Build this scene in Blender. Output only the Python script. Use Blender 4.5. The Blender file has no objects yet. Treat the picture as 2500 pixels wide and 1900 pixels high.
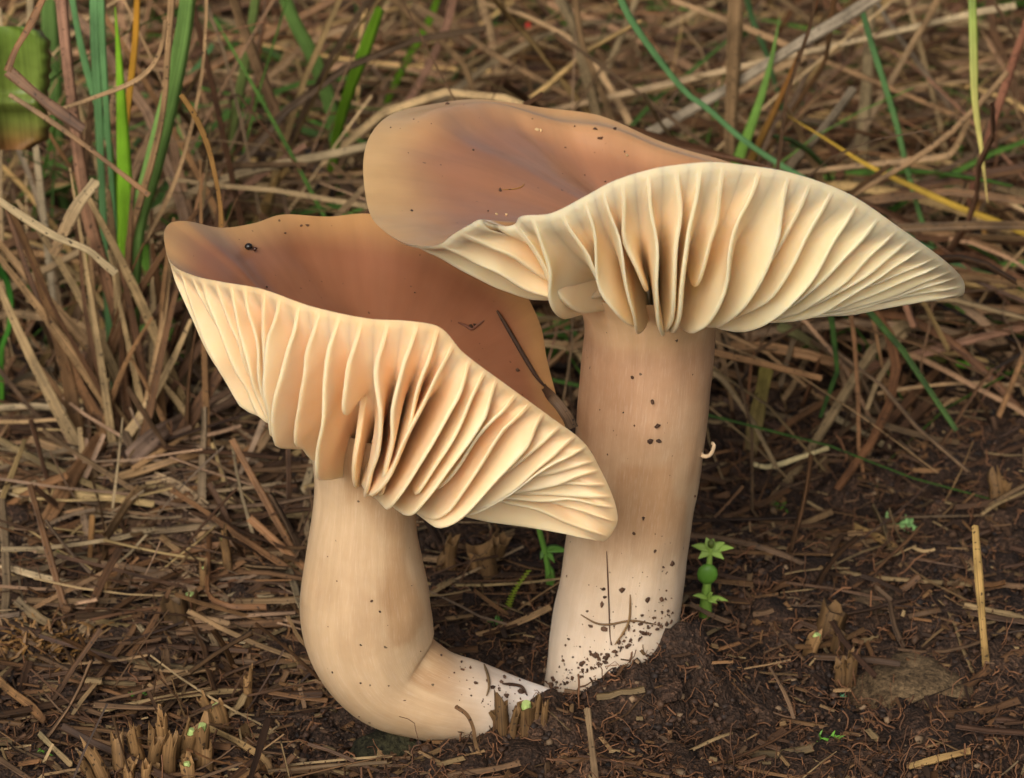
import bpy, math, random
import numpy as np
from mathutils import Vector
from mathutils.bvhtree import BVHTree

# ------------------------------------------------------------------ camera / light
scene = bpy.context.scene
col = scene.collection
TH = math.radians(22.0); DIST = 350.0; FPX = 7000.0          # mm, photo px
CAMP = np.array([0.0, -DIST*math.cos(TH), 40.0 + DIST*math.sin(TH)])
FWD = np.array([0, math.cos(TH), -math.sin(TH)]); UP = np.array([0, math.sin(TH), math.cos(TH)]); RT = np.array([1.0, 0, 0])
cam = bpy.data.cameras.new('camera'); camo = bpy.data.objects.new('camera', cam); col.objects.link(camo)
camo.location = CAMP*0.001; camo.rotation_euler = (math.pi/2 - TH, 0, 0)
cam.sensor_width = 36; cam.lens = 36*FPX/2500; cam.clip_start = 0.005; cam.clip_end = 100
cam.dof.use_dof = True; cam.dof.focus_distance = 0.335; cam.dof.aperture_fstop = 58
scene.camera = camo
SUN_EL, SUN_AZ = 33, 197            # azimuth measured clockwise from +Y (behind the camera, slightly left)
world = bpy.data.worlds.new('World'); scene.world = world; world.use_nodes = True
wn = world.node_tree; bg = wn.nodes['Background']
sky = wn.nodes.new('ShaderNodeTexSky'); sky.sky_type = 'NISHITA'; sky.sun_disc = False
sky.sun_elevation = math.radians(SUN_EL); sky.sun_rotation = math.radians(SUN_AZ)
sky.dust_density = 6; sky.air_density = 1.0; sky.ozone_density = 0.6
bw = wn.nodes.new('ShaderNodeRGBToBW'); mx = wn.nodes.new('ShaderNodeMix'); mx.data_type = 'RGBA'; mx.inputs['Factor'].default_value = .6   # overcast: greyed sky
wn.links.new(sky.outputs[0], bw.inputs[0]); wn.links.new(sky.outputs[0], mx.inputs['A']); wn.links.new(bw.outputs[0], mx.inputs['B']); wn.links.new(mx.outputs['Result'], bg.inputs[0]); bg.inputs[1].default_value = 0.10
sl = bpy.data.lights.new('sun', 'SUN'); sl.energy = 1.5; sl.angle = math.radians(38); sl.color = (1, .96, .90)
so = bpy.data.objects.new('sun', sl); col.objects.link(so)
a, e = math.radians(SUN_AZ), math.radians(SUN_EL)
sd = Vector((math.sin(a)*math.cos(e), math.cos(a)*math.cos(e), math.sin(e)))
so.rotation_euler = sd.to_track_quat('Z', 'Y').to_euler(); so.location = (0, -.5, 1)
vs = scene.view_settings; vs.view_transform = 'Standard'; vs.look = 'None'; vs.gamma = 1; vs.exposure = 0.3

# ------------------------------------------------------------------ helpers
rng = np.random.default_rng(7); random.seed(7)
def srgb(r, g, b):
    c = np.array([r, g, b])/255.0
    return np.where(c <= .04045, c/12.92, ((c+.055)/1.055)**2.4)
def hash3(i, j, k):
    n = (i*374761393 + j*668265263 + k*1274126177) & 0x7fffffff
    n = ((n ^ (n >> 13))*1274126177) & 0x7fffffff
    n = (n ^ (n >> 16)) & 0xffff
    return n/65535.0
def noise(p):                        # p (...,3) -> 0..1 value noise
    p = np.asarray(p, float); f = np.floor(p).astype(np.int64); t = p-f; t = t*t*(3-2*t)
    i, j, k = f[..., 0]+1000, f[..., 1]+1000, f[..., 2]+1000; x, y, z = t[..., 0], t[..., 1], t[..., 2]
    def L(a, b, w): return a+(b-a)*w
    c = lambda a, b, d: hash3(i+a, j+b, k+d)
    return L(L(L(c(0,0,0), c(1,0,0), x), L(c(0,1,0), c(1,1,0), x), y), L(L(c(0,0,1), c(1,0,1), x), L(c(0,1,1), c(1,1,1), x), y), z)
def fbm(p, oct=4):
    p = np.asarray(p, float); s = 0; a = .5; tot = 0
    for o in range(oct): s = s+a*noise(p*2**o+17.3*o); tot += a; a *= .5
    return s/tot
def sm(a, b, x): t = np.clip((x-a)/(b-a), 0, 1); return t*t*(3-2*t)
def ray(px, py): d = FWD + (px-1250)/FPX*RT + (950-py)/FPX*UP; return d
def at(px, py, Y): d = ray(px, py); return CAMP + d*((Y-CAMP[1])/d[1])
def depth_of(p): return float(np.dot(np.asarray(p)-CAMP, FWD))
def ground0(x, y):
    x = np.asarray(x, float); y = np.asarray(y, float)
    p = np.stack([x/34, y/34, 0*x], -1); h = (fbm(p, 3)-.5)*7
    q = np.stack([x/9+50, y/9, 0*x+3], -1); h = h+(fbm(q, 4)-.5)*4.6*sm(420, 60, y)
    h = h*sm(900, 300, np.hypot(x, y))
    h = h+10.5*np.exp(-(((x-21.5)/6.5)**2+((y+4)/6.5)**2))            # earth heaped against the tall stem
    h = h+6.6*np.exp(-(((x-14.5)/7)**2+((y+10.5)/4.5)**2))
    h = h+2.6*np.exp(-(((x-5)/5)**2+((y+18)/4)**2))+3.0*np.exp(-(((x-4.5)/3.5)**2+((y+14)/4)**2))
    h = h-3.0*np.exp(-(((x-45)/14)**2+((y-48)/14)**2))-3*np.exp(-(((x+4)/7)**2+((y-3)/7)**2))
    h = h-2.5*np.exp(-(((x+22)/10)**2+((y+14)/8)**2))
    h = h+3.0*np.exp(-(((x+52)/30)**2+((y-60)/16)**2))
    return h
_gx = np.arange(-260, 260.1, .65); _gy = np.arange(-110, 470.1, .65); _G = ground0(*np.meshgrid(_gx, _gy)); _GL = _G.tolist()
def ground(x, y):                    # table of ground0, bilinear
    if np.ndim(x) == 0:
        a = min(max((float(x)+260)/.65, 0), len(_gx)-1.01); b = min(max((float(y)+110)/.65, 0), len(_gy)-1.01); i = int(a); j = int(b); a -= i; b -= j
        r0, r1 = _GL[j], _GL[j+1]; return (r0[i]*(1-a)+r0[i+1]*a)*(1-b)+(r1[i]*(1-a)+r1[i+1]*a)*b
    a = np.clip((np.asarray(x)+260)/.65, 0, len(_gx)-1.01); b = np.clip((np.asarray(y)+110)/.65, 0, len(_gy)-1.01); i = a.astype(int); j = b.astype(int); a = a-i; b = b-j
    return (_G[j, i]*(1-a)+_G[j, i+1]*a)*(1-b)+(_G[j+1, i]*(1-a)+_G[j+1, i+1]*a)*b
def gpt(px, py, lift=0.0):           # where a pixel's ray meets the earth
    d = ray(px, py); t = 250.0
    for k in range(400):
        p = CAMP+d*t; g = p[2]-float(ground(p[0], p[1]))-lift
        if g < .03: break
        t += max(.05, g*.7)
    return p

class MB:                            # collects geometry with colour and (across, along mm, random) coordinates
    def __init__(s): s.v = []; s.f3 = []; s.f4 = []; s.c = []; s.u = []; s.n = 0
    def add(s, v, f, c, u=None):
        v = np.asarray(v, float); n = len(v); c = np.asarray(c, float)
        if c.ndim == 1: c = np.tile(c, (n, 1))
        s.v.append(v); s.c.append(c); s.u.append(np.zeros((n, 3)) if u is None else u)
        f = np.asarray(f, int)+s.n
        (s.f4 if f.shape[1] == 4 else s.f3).append(f); s.n += n
    def mesh(s, name, mat, origin=(0, 0, 0), smooth=True):
        v = np.concatenate(s.v)-np.asarray(origin); f3 = np.concatenate(s.f3) if s.f3 else np.zeros((0, 3), int); f4 = np.concatenate(s.f4) if s.f4 else np.zeros((0, 4), int)
        m = bpy.data.meshes.new(name); nv = len(v); n3, n4 = len(f3), len(f4)
        m.vertices.add(nv); m.vertices.foreach_set('co', (v*.001).astype('f').ravel())
        m.loops.add(n3*3+n4*4); m.loops.foreach_set('vertex_index', np.concatenate([f3.ravel(), f4.ravel()]).astype('i'))
        m.polygons.add(n3+n4)
        m.polygons.foreach_set('loop_start', np.concatenate([np.arange(n3)*3, n3*3+np.arange(n4)*4]).astype('i'))
        m.polygons.foreach_set('loop_total', np.concatenate([np.full(n3, 3), np.full(n4, 4)]).astype('i'))
        m.polygons.foreach_set('use_smooth', np.full(n3+n4, smooth))
        ca = m.attributes.new('Col', 'FLOAT_COLOR', 'POINT'); c = np.concatenate(s.c)
        ca.data.foreach_set('color', np.concatenate([c, np.ones((nv, 1))], 1).astype('f').ravel())
        ua = m.attributes.new('uvw', 'FLOAT_VECTOR', 'POINT'); ua.data.foreach_set('vector', np.concatenate(s.u).astype('f').ravel())
        m.materials.append(mat); m.update(); m.validate(); return m
    def obj(s, name, mat, parent=None, origin=None, smooth=True):
        if origin is None: origin = np.array(parent['_o']) if parent else np.zeros(3)
        o = bpy.data.objects.new(name, s.mesh(name, mat, origin, smooth)); col.objects.link(o)
        if parent: o.parent = parent; o['_o'] = list(map(float, parent['_o']))
        else: o.location = Vector(origin)*.001; o['_o'] = list(map(float, origin))
        return o
def tag(o, label=None, cat=None, group=None, kind=None):
    if label: o['label'] = label
    if cat: o['category'] = cat
    if group: o['group'] = group
    if kind: o['kind'] = kind
    return o
def empty(name, loc): o = bpy.data.objects.new(name, None); col.objects.link(o); o.location = Vector(loc)*.001; o.empty_display_size = .004; o['_o'] = list(map(float, loc)); return o

def smooth_path(P, n):
    P = np.asarray(P, float); m = len(P)
    if m == 2: t = np.linspace(0, 1, n)[:, None]; return P[0]*(1-t)+P[1]*t
    d = np.r_[0, np.cumsum(np.linalg.norm(np.diff(P, axis=0), axis=1))]; d /= d[-1]
    Q = np.vstack([2*P[0]-P[1], P, 2*P[-1]-P[-2]]); dd = np.r_[d[0]-(d[1]-d[0]), d, d[-1]+(d[-1]-d[-2])]
    out = []
    for t in np.linspace(0, 1, n):
        i = min(max(int(np.searchsorted(d, t, 'right'))-1, 0), m-2)
        p0, p1, p2, p3 = Q[i], Q[i+1], Q[i+2], Q[i+3]; h = d[i+1]-d[i]; w = (t-d[i])/h
        m1 = (p2-p0)/(dd[i+2]-dd[i])*h; m2 = (p3-p1)/(dd[i+3]-dd[i+1])*h
        out.append((2*w**3-3*w*w+1)*p1+(w**3-2*w*w+w)*m1+(-2*w**3+3*w*w)*p2+(w**3-w*w)*m2)
    return np.array(out)
def frames(P):
    T = np.gradient(P, axis=0); T /= np.linalg.norm(T, axis=1)[:, None]+1e-9; return T
def ribbon(mb, P, w, face, c0, c1=None, fold=.25, thick=.12, twist=0.0, rnd=None):
    """closed leaf / straw blade: P path, w width(s), face = direction the flat side looks to"""
    P = np.asarray(P, float); n = len(P); T = frames(P); w = np.broadcast_to(w, n)
    F = np.tile(np.asarray(face, float), (n, 1)); S = np.cross(T, F); S /= np.linalg.norm(S, axis=1)[:, None]+1e-9
    N = np.cross(S, T)
    if twist:
        a = np.linspace(0, twist, n)[:, None]; S, N = S*np.cos(a)+N*np.sin(a), N*np.cos(a)-S*np.sin(a)
    h = (w/2)[:, None]; r = rng.random() if rnd is None else rnd
    V = np.stack([P-S*h+N*h*fold, P-S*h*.3-N*h*fold*.2+N*h*thick, P+S*h*.45-N*h*fold*.3+N*h*thick, P+S*h+N*h*fold*.9, P+S*h*.2-N*h*(fold*.5+thick*1.4)], 1)
    c1 = c0 if c1 is None else c1; t = np.linspace(0, 1, n)[:, None, None]
    C = np.repeat(np.asarray(c0)*(1-t)+np.asarray(c1)*t, 5, 1)
    L = np.r_[0, np.cumsum(np.linalg.norm(np.diff(P, axis=0), axis=1))]
    U = np.stack([np.tile(np.array([-1, -.3, .45, 1, .2]), (n, 1)), np.tile(L[:, None], (1, 5)), np.full((n, 5), r*100)], -1)
    f = []
    for i in range(n-1):
        for k in range(5): f.append((i*5+k, i*5+(k+1) % 5, (i+1)*5+(k+1) % 5, (i+1)*5+k))
    mb.add(V.reshape(-1, 3), f, C.reshape(-1, 3), U.reshape(-1, 3))
    return V
def tube(mb, P, r, c0, c1=None, seg=6, cap=True):
    P = np.asarray(P, float); n = len(P); T = frames(P); r = np.broadcast_to(r, n)
    A = np.zeros((n, 3)); ref = np.array([0, -1.0, .3])
    for i in range(n):
        b = np.cross(T[i], ref); b /= np.linalg.norm(b)+1e-9; A[i] = b; ref = np.cross(b, T[i])
    B = np.cross(T, A); an = np.arange(seg)*2*math.pi/seg
    V = P[:, None, :]+(A[:, None, :]*np.cos(an)[None, :, None]+B[:, None, :]*np.sin(an)[None, :, None])*r[:, None, None]
    c1 = c0 if c1 is None else c1; t = np.linspace(0, 1, n)[:, None, None]
    C = np.repeat(np.asarray(c0)*(1-t)+np.asarray(c1)*t, seg, 1)
    L = np.r_[0, np.cumsum(np.linalg.norm(np.diff(P, axis=0), axis=1))]
    U = np.stack([np.tile(np.cos(an), (n, 1)), np.tile(L[:, None], (1, seg)), np.full((n, seg), rng.random()*100)], -1)
    f = [(i*seg+k, i*seg+(k+1) % seg, (i+1)*seg+(k+1) % seg, (i+1)*seg+k) for i in range(n-1) for k in range(seg)]
    mb.add(V.reshape(-1, 3), f, C.reshape(-1, 3), U.reshape(-1, 3))
    if cap:
        for i in (0, n-1):
            mb.add(np.vstack([V[i], P[i][None]]), [(k, (k+1) % seg, seg) for k in range(seg)], C[i, 0], np.tile(U[i, 0], (seg+1, 1)))
    return V
def ico(sub=1):
    import bmesh
    bm = bmesh.new(); bmesh.ops.create_icosphere(bm, subdivisions=sub, radius=1)
    v = np.array([x.co[:] for x in bm.verts]); f = np.array([[x.index for x in q.verts] for q in bm.faces]); bm.free(); return v, f
ICO1, ICO1F = ico(1); ICO2, ICO2F = ico(2); ICO4, ICO4F = ico(4)

# ------------------------------------------------------------------ materials
def mat(name, rough=.6, spec=.4, sss=0, sssr=(1, .45, .2), ssss=.002, trans=0, build=None, coat=0):
    m = bpy.data.materials.new(name); m.use_nodes = True; nt = m.node_tree; b = nt.nodes['Principled BSDF']
    b.inputs['Roughness'].default_value = rough; b.inputs['Specular IOR Level'].default_value = spec
    b.inputs['Coat Weight'].default_value = coat; b.inputs['Coat Roughness'].default_value = .25
    if sss: b.inputs['Subsurface Weight'].default_value = sss; b.inputs['Subsurface Radius'].default_value = sssr; b.inputs['Subsurface Scale'].default_value = ssss
    N = nt.nodes.new; L = nt.links.new
    c = N('ShaderNodeAttribute'); c.attribute_name = 'Col'; u = N('ShaderNodeAttribute'); u.attribute_name = 'uvw'
    g = N('ShaderNodeNewGeometry')
    out = c.outputs['Color']
    if build: out = build(nt, N, L, b, out, u.outputs['Vector'], g.outputs['Position'])
    L(out, b.inputs['Base Color'])
    if trans:
        t = N('ShaderNodeBsdfTranslucent'); mx = N('ShaderNodeMixShader'); mx.inputs[0].default_value = trans
        L(out, t.inputs['Color']); L(b.outputs[0], mx.inputs[1]); L(t.outputs[0], mx.inputs[2]); L(mx.outputs[0], nt.nodes['Material Output'].inputs[0])
    return m
def nz(N, L, vec, scale, sc=None, detail=4, rough=.55):
    if sc is not None:
        mp = N('ShaderNodeMapping'); mp.inputs['Scale'].default_value = sc; L(vec, mp.inputs['Vector']); vec = mp.outputs[0]
    t = N('ShaderNodeTexNoise'); t.inputs['Scale'].default_value = scale; t.inputs['Detail'].default_value = detail; t.inputs['Roughness'].default_value = rough
    L(vec, t.inputs['Vector']); return t.outputs['Fac']
def ramp(N, L, fac, *stops):
    r = N('ShaderNodeValToRGB'); e = r.color_ramp.elements
    while len(e) < len(stops): e.new(.5)
    for x, (p, c) in zip(e, stops): x.position = p; x.color = (*(c if hasattr(c, '__len__') else (c, c, c)), 1)
    L(fac, r.inputs[0]); return r.outputs[0]
def mul(N, L, a, b, fac=1.0, mode='MULTIPLY'):
    m = N('ShaderNodeMix'); m.data_type = 'RGBA'; m.blend_type = mode; m.inputs['Factor'].default_value = fac
    L(a, m.inputs['A']); L(b, m.inputs['B']); return m.outputs['Result']
def mixf(N, L, fac, a, rgb):
    m = N('ShaderNodeMix'); m.data_type = 'RGBA'; L(fac, m.inputs['Factor']); L(a, m.inputs['A']); m.inputs['B'].default_value = (*rgb, 1); return m.outputs['Result']
def bump(N, L, b, h, s, d):
    n = N('ShaderNodeBump'); n.inputs['Strength'].default_value = s; n.inputs['Distance'].default_value = d; L(h, n.inputs['Height']); L(n.outputs[0], b.inputs['Normal'])
def straw_build(nt, N, L, b, c, u, p):
    st = nz(N, L, u, 1.0, (5.5, .06, 1), 2); c = mul(N, L, c, ramp(N, L, st, (.28, .5), (.5, .95), (.72, 1.35)))
    pt = nz(N, L, p, 260, None, 2); c = mul(N, L, c, ramp(N, L, pt, (.3, .62), (.6, 1.12)))
    sp = nz(N, L, p, 2100, None, 0); f = ramp(N, L, sp, (.72, 0), (.77, .8)); c = mixf(N, L, f, c, (.018, .012, .008))
    return c
def green_build(nt, N, L, b, c, u, p):
    st = nz(N, L, u, 1.0, (7, .03, 1), 2); c = mul(N, L, c, ramp(N, L, st, (.3, .72), (.7, 1.25)))
    pt = nz(N, L, p, 160, None, 3); c = mul(N, L, c, ramp(N, L, pt, (.3, .75), (.65, 1.15)))
    return c
def cap_build(nt, N, L, b, c, u, p):
    st = nz(N, L, u, 1.0, (70, 1.2, 1), 4, .6); c = mul(N, L, c, ramp(N, L, st, (.3, .93), (.7, 1.06)))
    bl = nz(N, L, p, 75, None, 3); c = mul(N, L, c, ramp(N, L, bl, (.3, (.88, .84, .80)), (.68, (1.1, 1.1, 1.1))))
    sp = nz(N, L, p, 900, None, 1); f = ramp(N, L, sp, (.765, 0), (.79, .7)); c = mixf(N, L, f, c, (.05, .02, .01))
    r = ramp(N, L, nz(N, L, p, 120, None, 3), (.35, .30), (.7, .48)); L(r, b.inputs['Roughness'])
    bump(N, L, b, nz(N, L, p, 420, None, 2), .10, .0004); return c
def gill_build(nt, N, L, b, c, u, p):
    bl = nz(N, L, p, 140, None, 4); c = mul(N, L, c, ramp(N, L, bl, (.3, (.97, .93, .88)), (.7, (1.02, 1.02, 1.02))))
    bump(N, L, b, nz(N, L, p, 700, None, 3), .08, .0002); return c
def stem_build(nt, N, L, b, c, u, p):
    st = nz(N, L, u, 1.0, (60, .45, 1), 4, .7); f = ramp(N, L, st, (.52, 0), (.74, .34)); c = mixf(N, L, f, c, (.78, .62, .47))
    s2 = nz(N, L, u, 1.0, (10, .07, 1), 4); c = mul(N, L, c, ramp(N, L, s2, (.3, (.95, .93, .91)), (.7, (1.04, 1.04, 1.04))))
    bl = nz(N, L, p, 110, None, 4); c = mul(N, L, c, ramp(N, L, bl, (.28, (.80, .74, .68)), (.7, (1.07, 1.07, 1.07))))
    sp = nz(N, L, p, 1100, None, 1); f = ramp(N, L, sp, (.775, 0), (.79, .8)); c = mixf(N, L, f, c, (.06, .035, .02))
    bump(N, L, b, st, .22, .0003); return c
def soil_build(nt, N, L, b, c, u, p):
    n1 = nz(N, L, p, 190, None, 4, .7); c = mul(N, L, c, ramp(N, L, n1, (.3, .35), (.55, 1.0), (.75, 2.0)))
    n2 = nz(N, L, p, 1900, None, 1, .7); c = mul(N, L, c, ramp(N, L, n2, (.35, .5), (.62, 1.3), (.75, 3.2)))
    bump(N, L, b, n2, .9, .0007); return c
def stone_build(nt, N, L, b, c, u, p):
    n2 = nz(N, L, p, 1700, None, 3, .7); c = mul(N, L, c, ramp(N, L, n2, (.33, .3), (.5, .95), (.72, 1.9)))
    n1 = nz(N, L, p, 200, None, 5, .6); c = mul(N, L, c, ramp(N, L, n1, (.33, (.45, .42, .38)), (.66, (1.25, 1.22, 1.12))))
    bump(N, L, b, n2, .8, .0006); return c
M = dict(
    straw=mat('dry_straw', .62, .3, trans=.12, build=straw_build), green=mat('green_blade', .42, .45, trans=.25, build=green_build),
    cap=mat('waxy_cap_skin', .38, .42, coat=.3, sss=.35, sssr=(1, .6, .4), ssss=.0012, build=cap_build), gill=mat('waxy_gill_flesh', .42, .35, .8, (1, .8, .58), .0011, build=gill_build),
    stem=mat('fibrous_stem_flesh', .55, .3, .4, (1, .78, .58), .0014, build=stem_build), soil=mat('dark_peaty_soil', .8, .25, build=soil_build),
    stone=mat('sandy_stone', .85, .2, build=stone_build), plain=mat('plant_tissue', .45, .4, trans=.15), wet=mat('glossy_dark_crumb', .3, .5), crumb=mat('soil_crumb', .7, .35))

# ------------------------------------------------------------------ ground
def build_ground():
    fx = np.concatenate([-np.geomspace(40000, 150, 16), np.linspace(-140, 140, 420), np.geomspace(150, 40000, 16)])
    fy = np.concatenate([-np.geomspace(40000, 90, 14), np.linspace(-80, 130, 330), np.linspace(132, 460, 130), np.geomspace(470, 40000, 16)])
    X, Y = np.meshgrid(fx, fy); Z = ground0(X, Y)
    near = sm(200, 120, Y)*sm(150, 130, np.abs(X))
    Z = Z+(fbm(np.stack([X/2.6, Y/2.6, 0*X+9], -1), 3)-.5)*3.6*near+(noise(np.stack([X/.9, Y/.9, 0*X+2], -1))-.5)*1.1*near
    nx, ny = len(fx), len(fy); idx = np.arange(nx*ny).reshape(ny, nx)
    f = np.stack([idx[:-1, :-1], idx[:-1, 1:], idx[1:, 1:], idx[1:, :-1]], -1).reshape(-1, 4)
    n = fbm(np.stack([X/22, Y/22, 0*X+5], -1), 3)[..., None]
    c = srgb(46, 33, 25)*(1-n)+srgb(68, 49, 35)*n
    mb = MB(); mb.add(np.stack([X, Y, Z], -1).reshape(-1, 3), f, c.reshape(-1, 3))
    tag(mb.obj('ground', M['soil']), kind='structure')
build_ground()

# ------------------------------------------------------------------ mushrooms
def closed_spline(P, n):
    P = np.asarray(P, float); m = len(P)
    seg = np.linalg.norm(np.roll(P, -1, 0)-P, axis=1); d = np.r_[0, np.cumsum(seg)]; tot = d[-1]
    out = np.zeros((n, P.shape[1]))
    for q, t in enumerate(np.arange(n)/n*tot):
        i = min(int(np.searchsorted(d, t, 'right'))-1, m-1); h = seg[i]; w = (t-d[i])/h
        p0, p1, p2, p3 = P[i-1], P[i], P[(i+1) % m], P[(i+2) % m]; h0, h2 = seg[i-1], seg[(i+1) % m]
        m1 = (p2-p0)/(h0+h)*h; m2 = (p3-p1)/(h+h2)*h
        out[q] = (2*w**3-3*w*w+1)*p1+(w**3-2*w*w+w)*m1+(-2*w**3+3*w*w)*p2+(w**3-w*w)*m2
    return out, tot
CAPBVH = {}
def mushroom(label, rim, hub, stem, top_col, prm, seed):
    R_ = np.random.default_rng(seed)
    sk = np.array([np.r_[at(a, b, Y), r*depth_of(at(a, b, Y))/FPX] for a, b, Y, r in stem])
    base = sk[-1, :3].copy()
    root = empty('mushroom', base); tag(root, label, 'mushroom')
    # --- stem
    path = smooth_path(sk, 74); P = path[:, :3]; rad = path[:, 3]
    T = frames(P); seg = 56; an = np.arange(seg)*2*math.pi/seg
    A = np.zeros_like(P); ref = np.array([0, -1.0, 0])
    for i in range(len(P)):
        b = np.cross(T[i], ref); b /= np.linalg.norm(b); A[i] = b; ref = np.cross(b, T[i])
    B = np.cross(A, T)
    L = np.r_[0, np.cumsum(np.linalg.norm(np.diff(P, axis=0), axis=1))]
    ca, sa = np.cos(an)[None, :], np.sin(an)[None, :]
    Lg = np.tile(L[:, None], (1, seg))
    lump = (fbm(np.stack([ca*1.6+0*Lg+seed, sa*1.6+0*Lg, Lg/11], -1), 3)-.5)*.16+(noise(np.stack([ca*7+0*Lg, sa*7+0*Lg+seed, Lg/30], -1))-.5)*.018
    rr = rad[:, None]*(1+lump)
    V = P[:, None]+A[:, None]*(ca*rr)[..., None]+B[:, None]*(sa*rr)[..., None]
    f = [(i*seg+k, i*seg+(k+1) % seg, (i+1)*seg+(k+1) % seg, (i+1)*seg+k) for i in range(len(P)-1) for k in range(seg)]
    tt = (L/L[-1])[:, None]; blot = fbm(np.stack([ca*1.1+0*Lg+3*seed, sa*1.1+0*Lg, Lg/13], -1), 3)
    C = prm['stemcol'](tt+0*blot, blot)
    U = np.stack([np.tile(an[None]*0+ca*1.0+0*an, (len(P), 1)), Lg, np.tile(sa, (len(P), 1))*1.0], -1)
    U[..., 0] = np.arctan2(sa, ca); U[..., 2] = seed*3.1
    mb = MB(); mb.add(V.reshape(-1, 3), f, C.reshape(-1, 3), U.reshape(-1, 3)); sto = mb.obj('stem', M['stem'], root)
    # --- cap surfaces
    Rk = np.array([at(*k[:3]) for k in rim]); ns = 480
    Rs, tot = closed_spline(Rk, ns)
    H = at(*hub)
    a_, kz = prm['ctrl']
    def top(Rp, t):
        t = np.asarray(t)[..., None]; ctrl = H+a_*(Rp-H); ctrl = ctrl.copy(); ctrl[..., 2] = H[2]+(kz(Rp) if callable(kz) else kz)*(Rp[..., 2]-H[2])
        return (1-t)**2*H+2*t*(1-t)*ctrl+t*t*Rp
    ts = np.r_[0.02, np.linspace(.07, .93, 26), .96, .985, 1.0]; nt = len(ts)
    G = np.stack([top(Rs, np.full(ns, t)) for t in ts], 1)             # ns,nt,3
    ds = np.roll(G, -1, 0)-np.roll(G, 1, 0); dt = np.gradient(G, axis=1); Nn = np.cross(dt, ds); Nn /= np.linalg.norm(Nn, axis=-1)[..., None]+1e-9
    if Nn[:, 5, 2].mean() < 0: Nn = -Nn
    for _ in range(6): Nn = .5*Nn+.25*np.roll(Nn, 1, 0)+.25*np.roll(Nn, -1, 0)
    Nn /= np.linalg.norm(Nn, axis=-1)[..., None]
    wob = (fbm(np.stack([G[..., 0]/13+seed, G[..., 1]/13, G[..., 2]/13], -1), 3)-.5)*1.6*np.minimum(1, (1-ts)*4)[None, :]
    G = G+Nn*wob[..., None]
    if prm.get('ridge'): G = G+Nn*(prm['ridge']*np.exp(-((ts[None]-.80)/.09)**2)*sm(4, 20, Rs[:, 1])[:, None])[..., None]
    th = prm['thick']*(1-ts)**1.1+.75*np.sqrt(np.clip((1-ts)*14, 0, 1))+.0
    Un = G-Nn*th[None, :, None]
    sA = (np.arange(ns)/ns)[:, None]+0*ts[None]; tA = 0*sA+ts[None]
    rn = fbm(np.stack([np.cos(sA*6.283)*22+seed, np.sin(sA*6.283)*22, tA*2.5], -1), 4); bn = fbm(G/14.0+seed, 4)
    C = top_col(tA, rn, bn, G)
    UV = np.stack([sA*1.0, tA, 0*sA+seed], -1)
    mb = MB(); idx = np.arange(ns*nt).reshape(ns, nt); nx = np.roll(idx, -1, 0)
    f = np.stack([idx[:, :-1], nx[:, :-1], nx[:, 1:], idx[:, 1:]], -1).reshape(-1, 4)
    gcol = prm['gillcol']; rimc = prm['rimcol']
    w = sm(.80, 1.0, tA)[..., None]; CU = gcol*(1-w)+rimc*w
    # margin colour fades over the lip
    mb.add(G.reshape(-1, 3), f, C.reshape(-1, 3), UV.reshape(-1, 3))
    mu = MB(); Uf = G-Nn*(th*.55)[None, :, None]; Uf[:, -1] = G[:, -1]; mu.add(Uf.reshape(-1, 3), f[:, ::-1], CU.reshape(-1, 3), UV.reshape(-1, 3))
    mb.add(np.vstack([G[:, 0], G[:, 0].mean(0)[None]]), [(k, (k+1) % ns, ns) for k in range(ns)], C[0, 0], np.tile(UV[0, 0], (ns+1, 1)))
    cap = mb.obj('cap', M['cap'], root); mu.obj('cap_underside', M['gill'], cap)
    bv = BVHTree.FromPolygons([Vector(v) for v in np.concatenate(mb.v)], [tuple(q) for ff in mb.f4 for q in ff])
    bs = BVHTree.FromPolygons([Vector(v) for v in V.reshape(-1, 3)], [(i*seg+k, i*seg+(k+1) % seg, (i+1)*seg+(k+1) % seg, (i+1)*seg+k) for i in range(len(P)-1) for k in range(seg)])
    CAPBVH[seed] = (bv, bs)
    # --- gills: each one is a fold of the underside, from the middle of one valley to the middle of the next
    S0 = sk[3, :3]; Uw = Un.copy(); Uw[:, -1] = G[:, -1]
    def look_up(Arr, S, T):                                        # S, T arrays -> periodic bilinear lookup in an (ns, nt, 3) grid
        x = (S % 1.0)*ns; i = np.floor(x).astype(int) % ns; wx = (x-np.floor(x))[..., None]; j = np.clip(np.searchsorted(ts, T, 'right')-1, 0, nt-2); wt = ((T-ts[j])/(ts[j+1]-ts[j]))[..., None]
        i2 = (i+1) % ns; return (Arr[i, j]*(1-wt)+Arr[i, j+1]*wt)*(1-wx)+(Arr[i2, j]*(1-wt)+Arr[i2, j+1]*wt)*wx
    tang = np.roll(Rs, -1, 0)-np.roll(Rs, 1, 0); tang /= np.linalg.norm(tang, axis=1)[:, None]
    pat = prm['pattern']; cen = []; q = 0; s = .3/tot
    while s < 1-.9*prm['space']/tot:
        kind = pat[q % len(pat)]; q += 1
        cen.append((s, kind)); s += prm['space']*(.72+.56*R_.random())/tot
    ng = len(cen); fil = np.array([1, .78, .56, .36, .2, .09, .02]); hf = np.array([0, .012, .045, .11, .21, .34, .48])
    bl = np.array([.99, .95, .88, .76, .5, 0]); hb = np.array([.62, .76, .87, .95, .99, 1.0])
    n = 30; t = np.r_[np.linspace(prm['t0'], .9, n-6), .925, .95, .97, .985, .994, 1.0]
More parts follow.
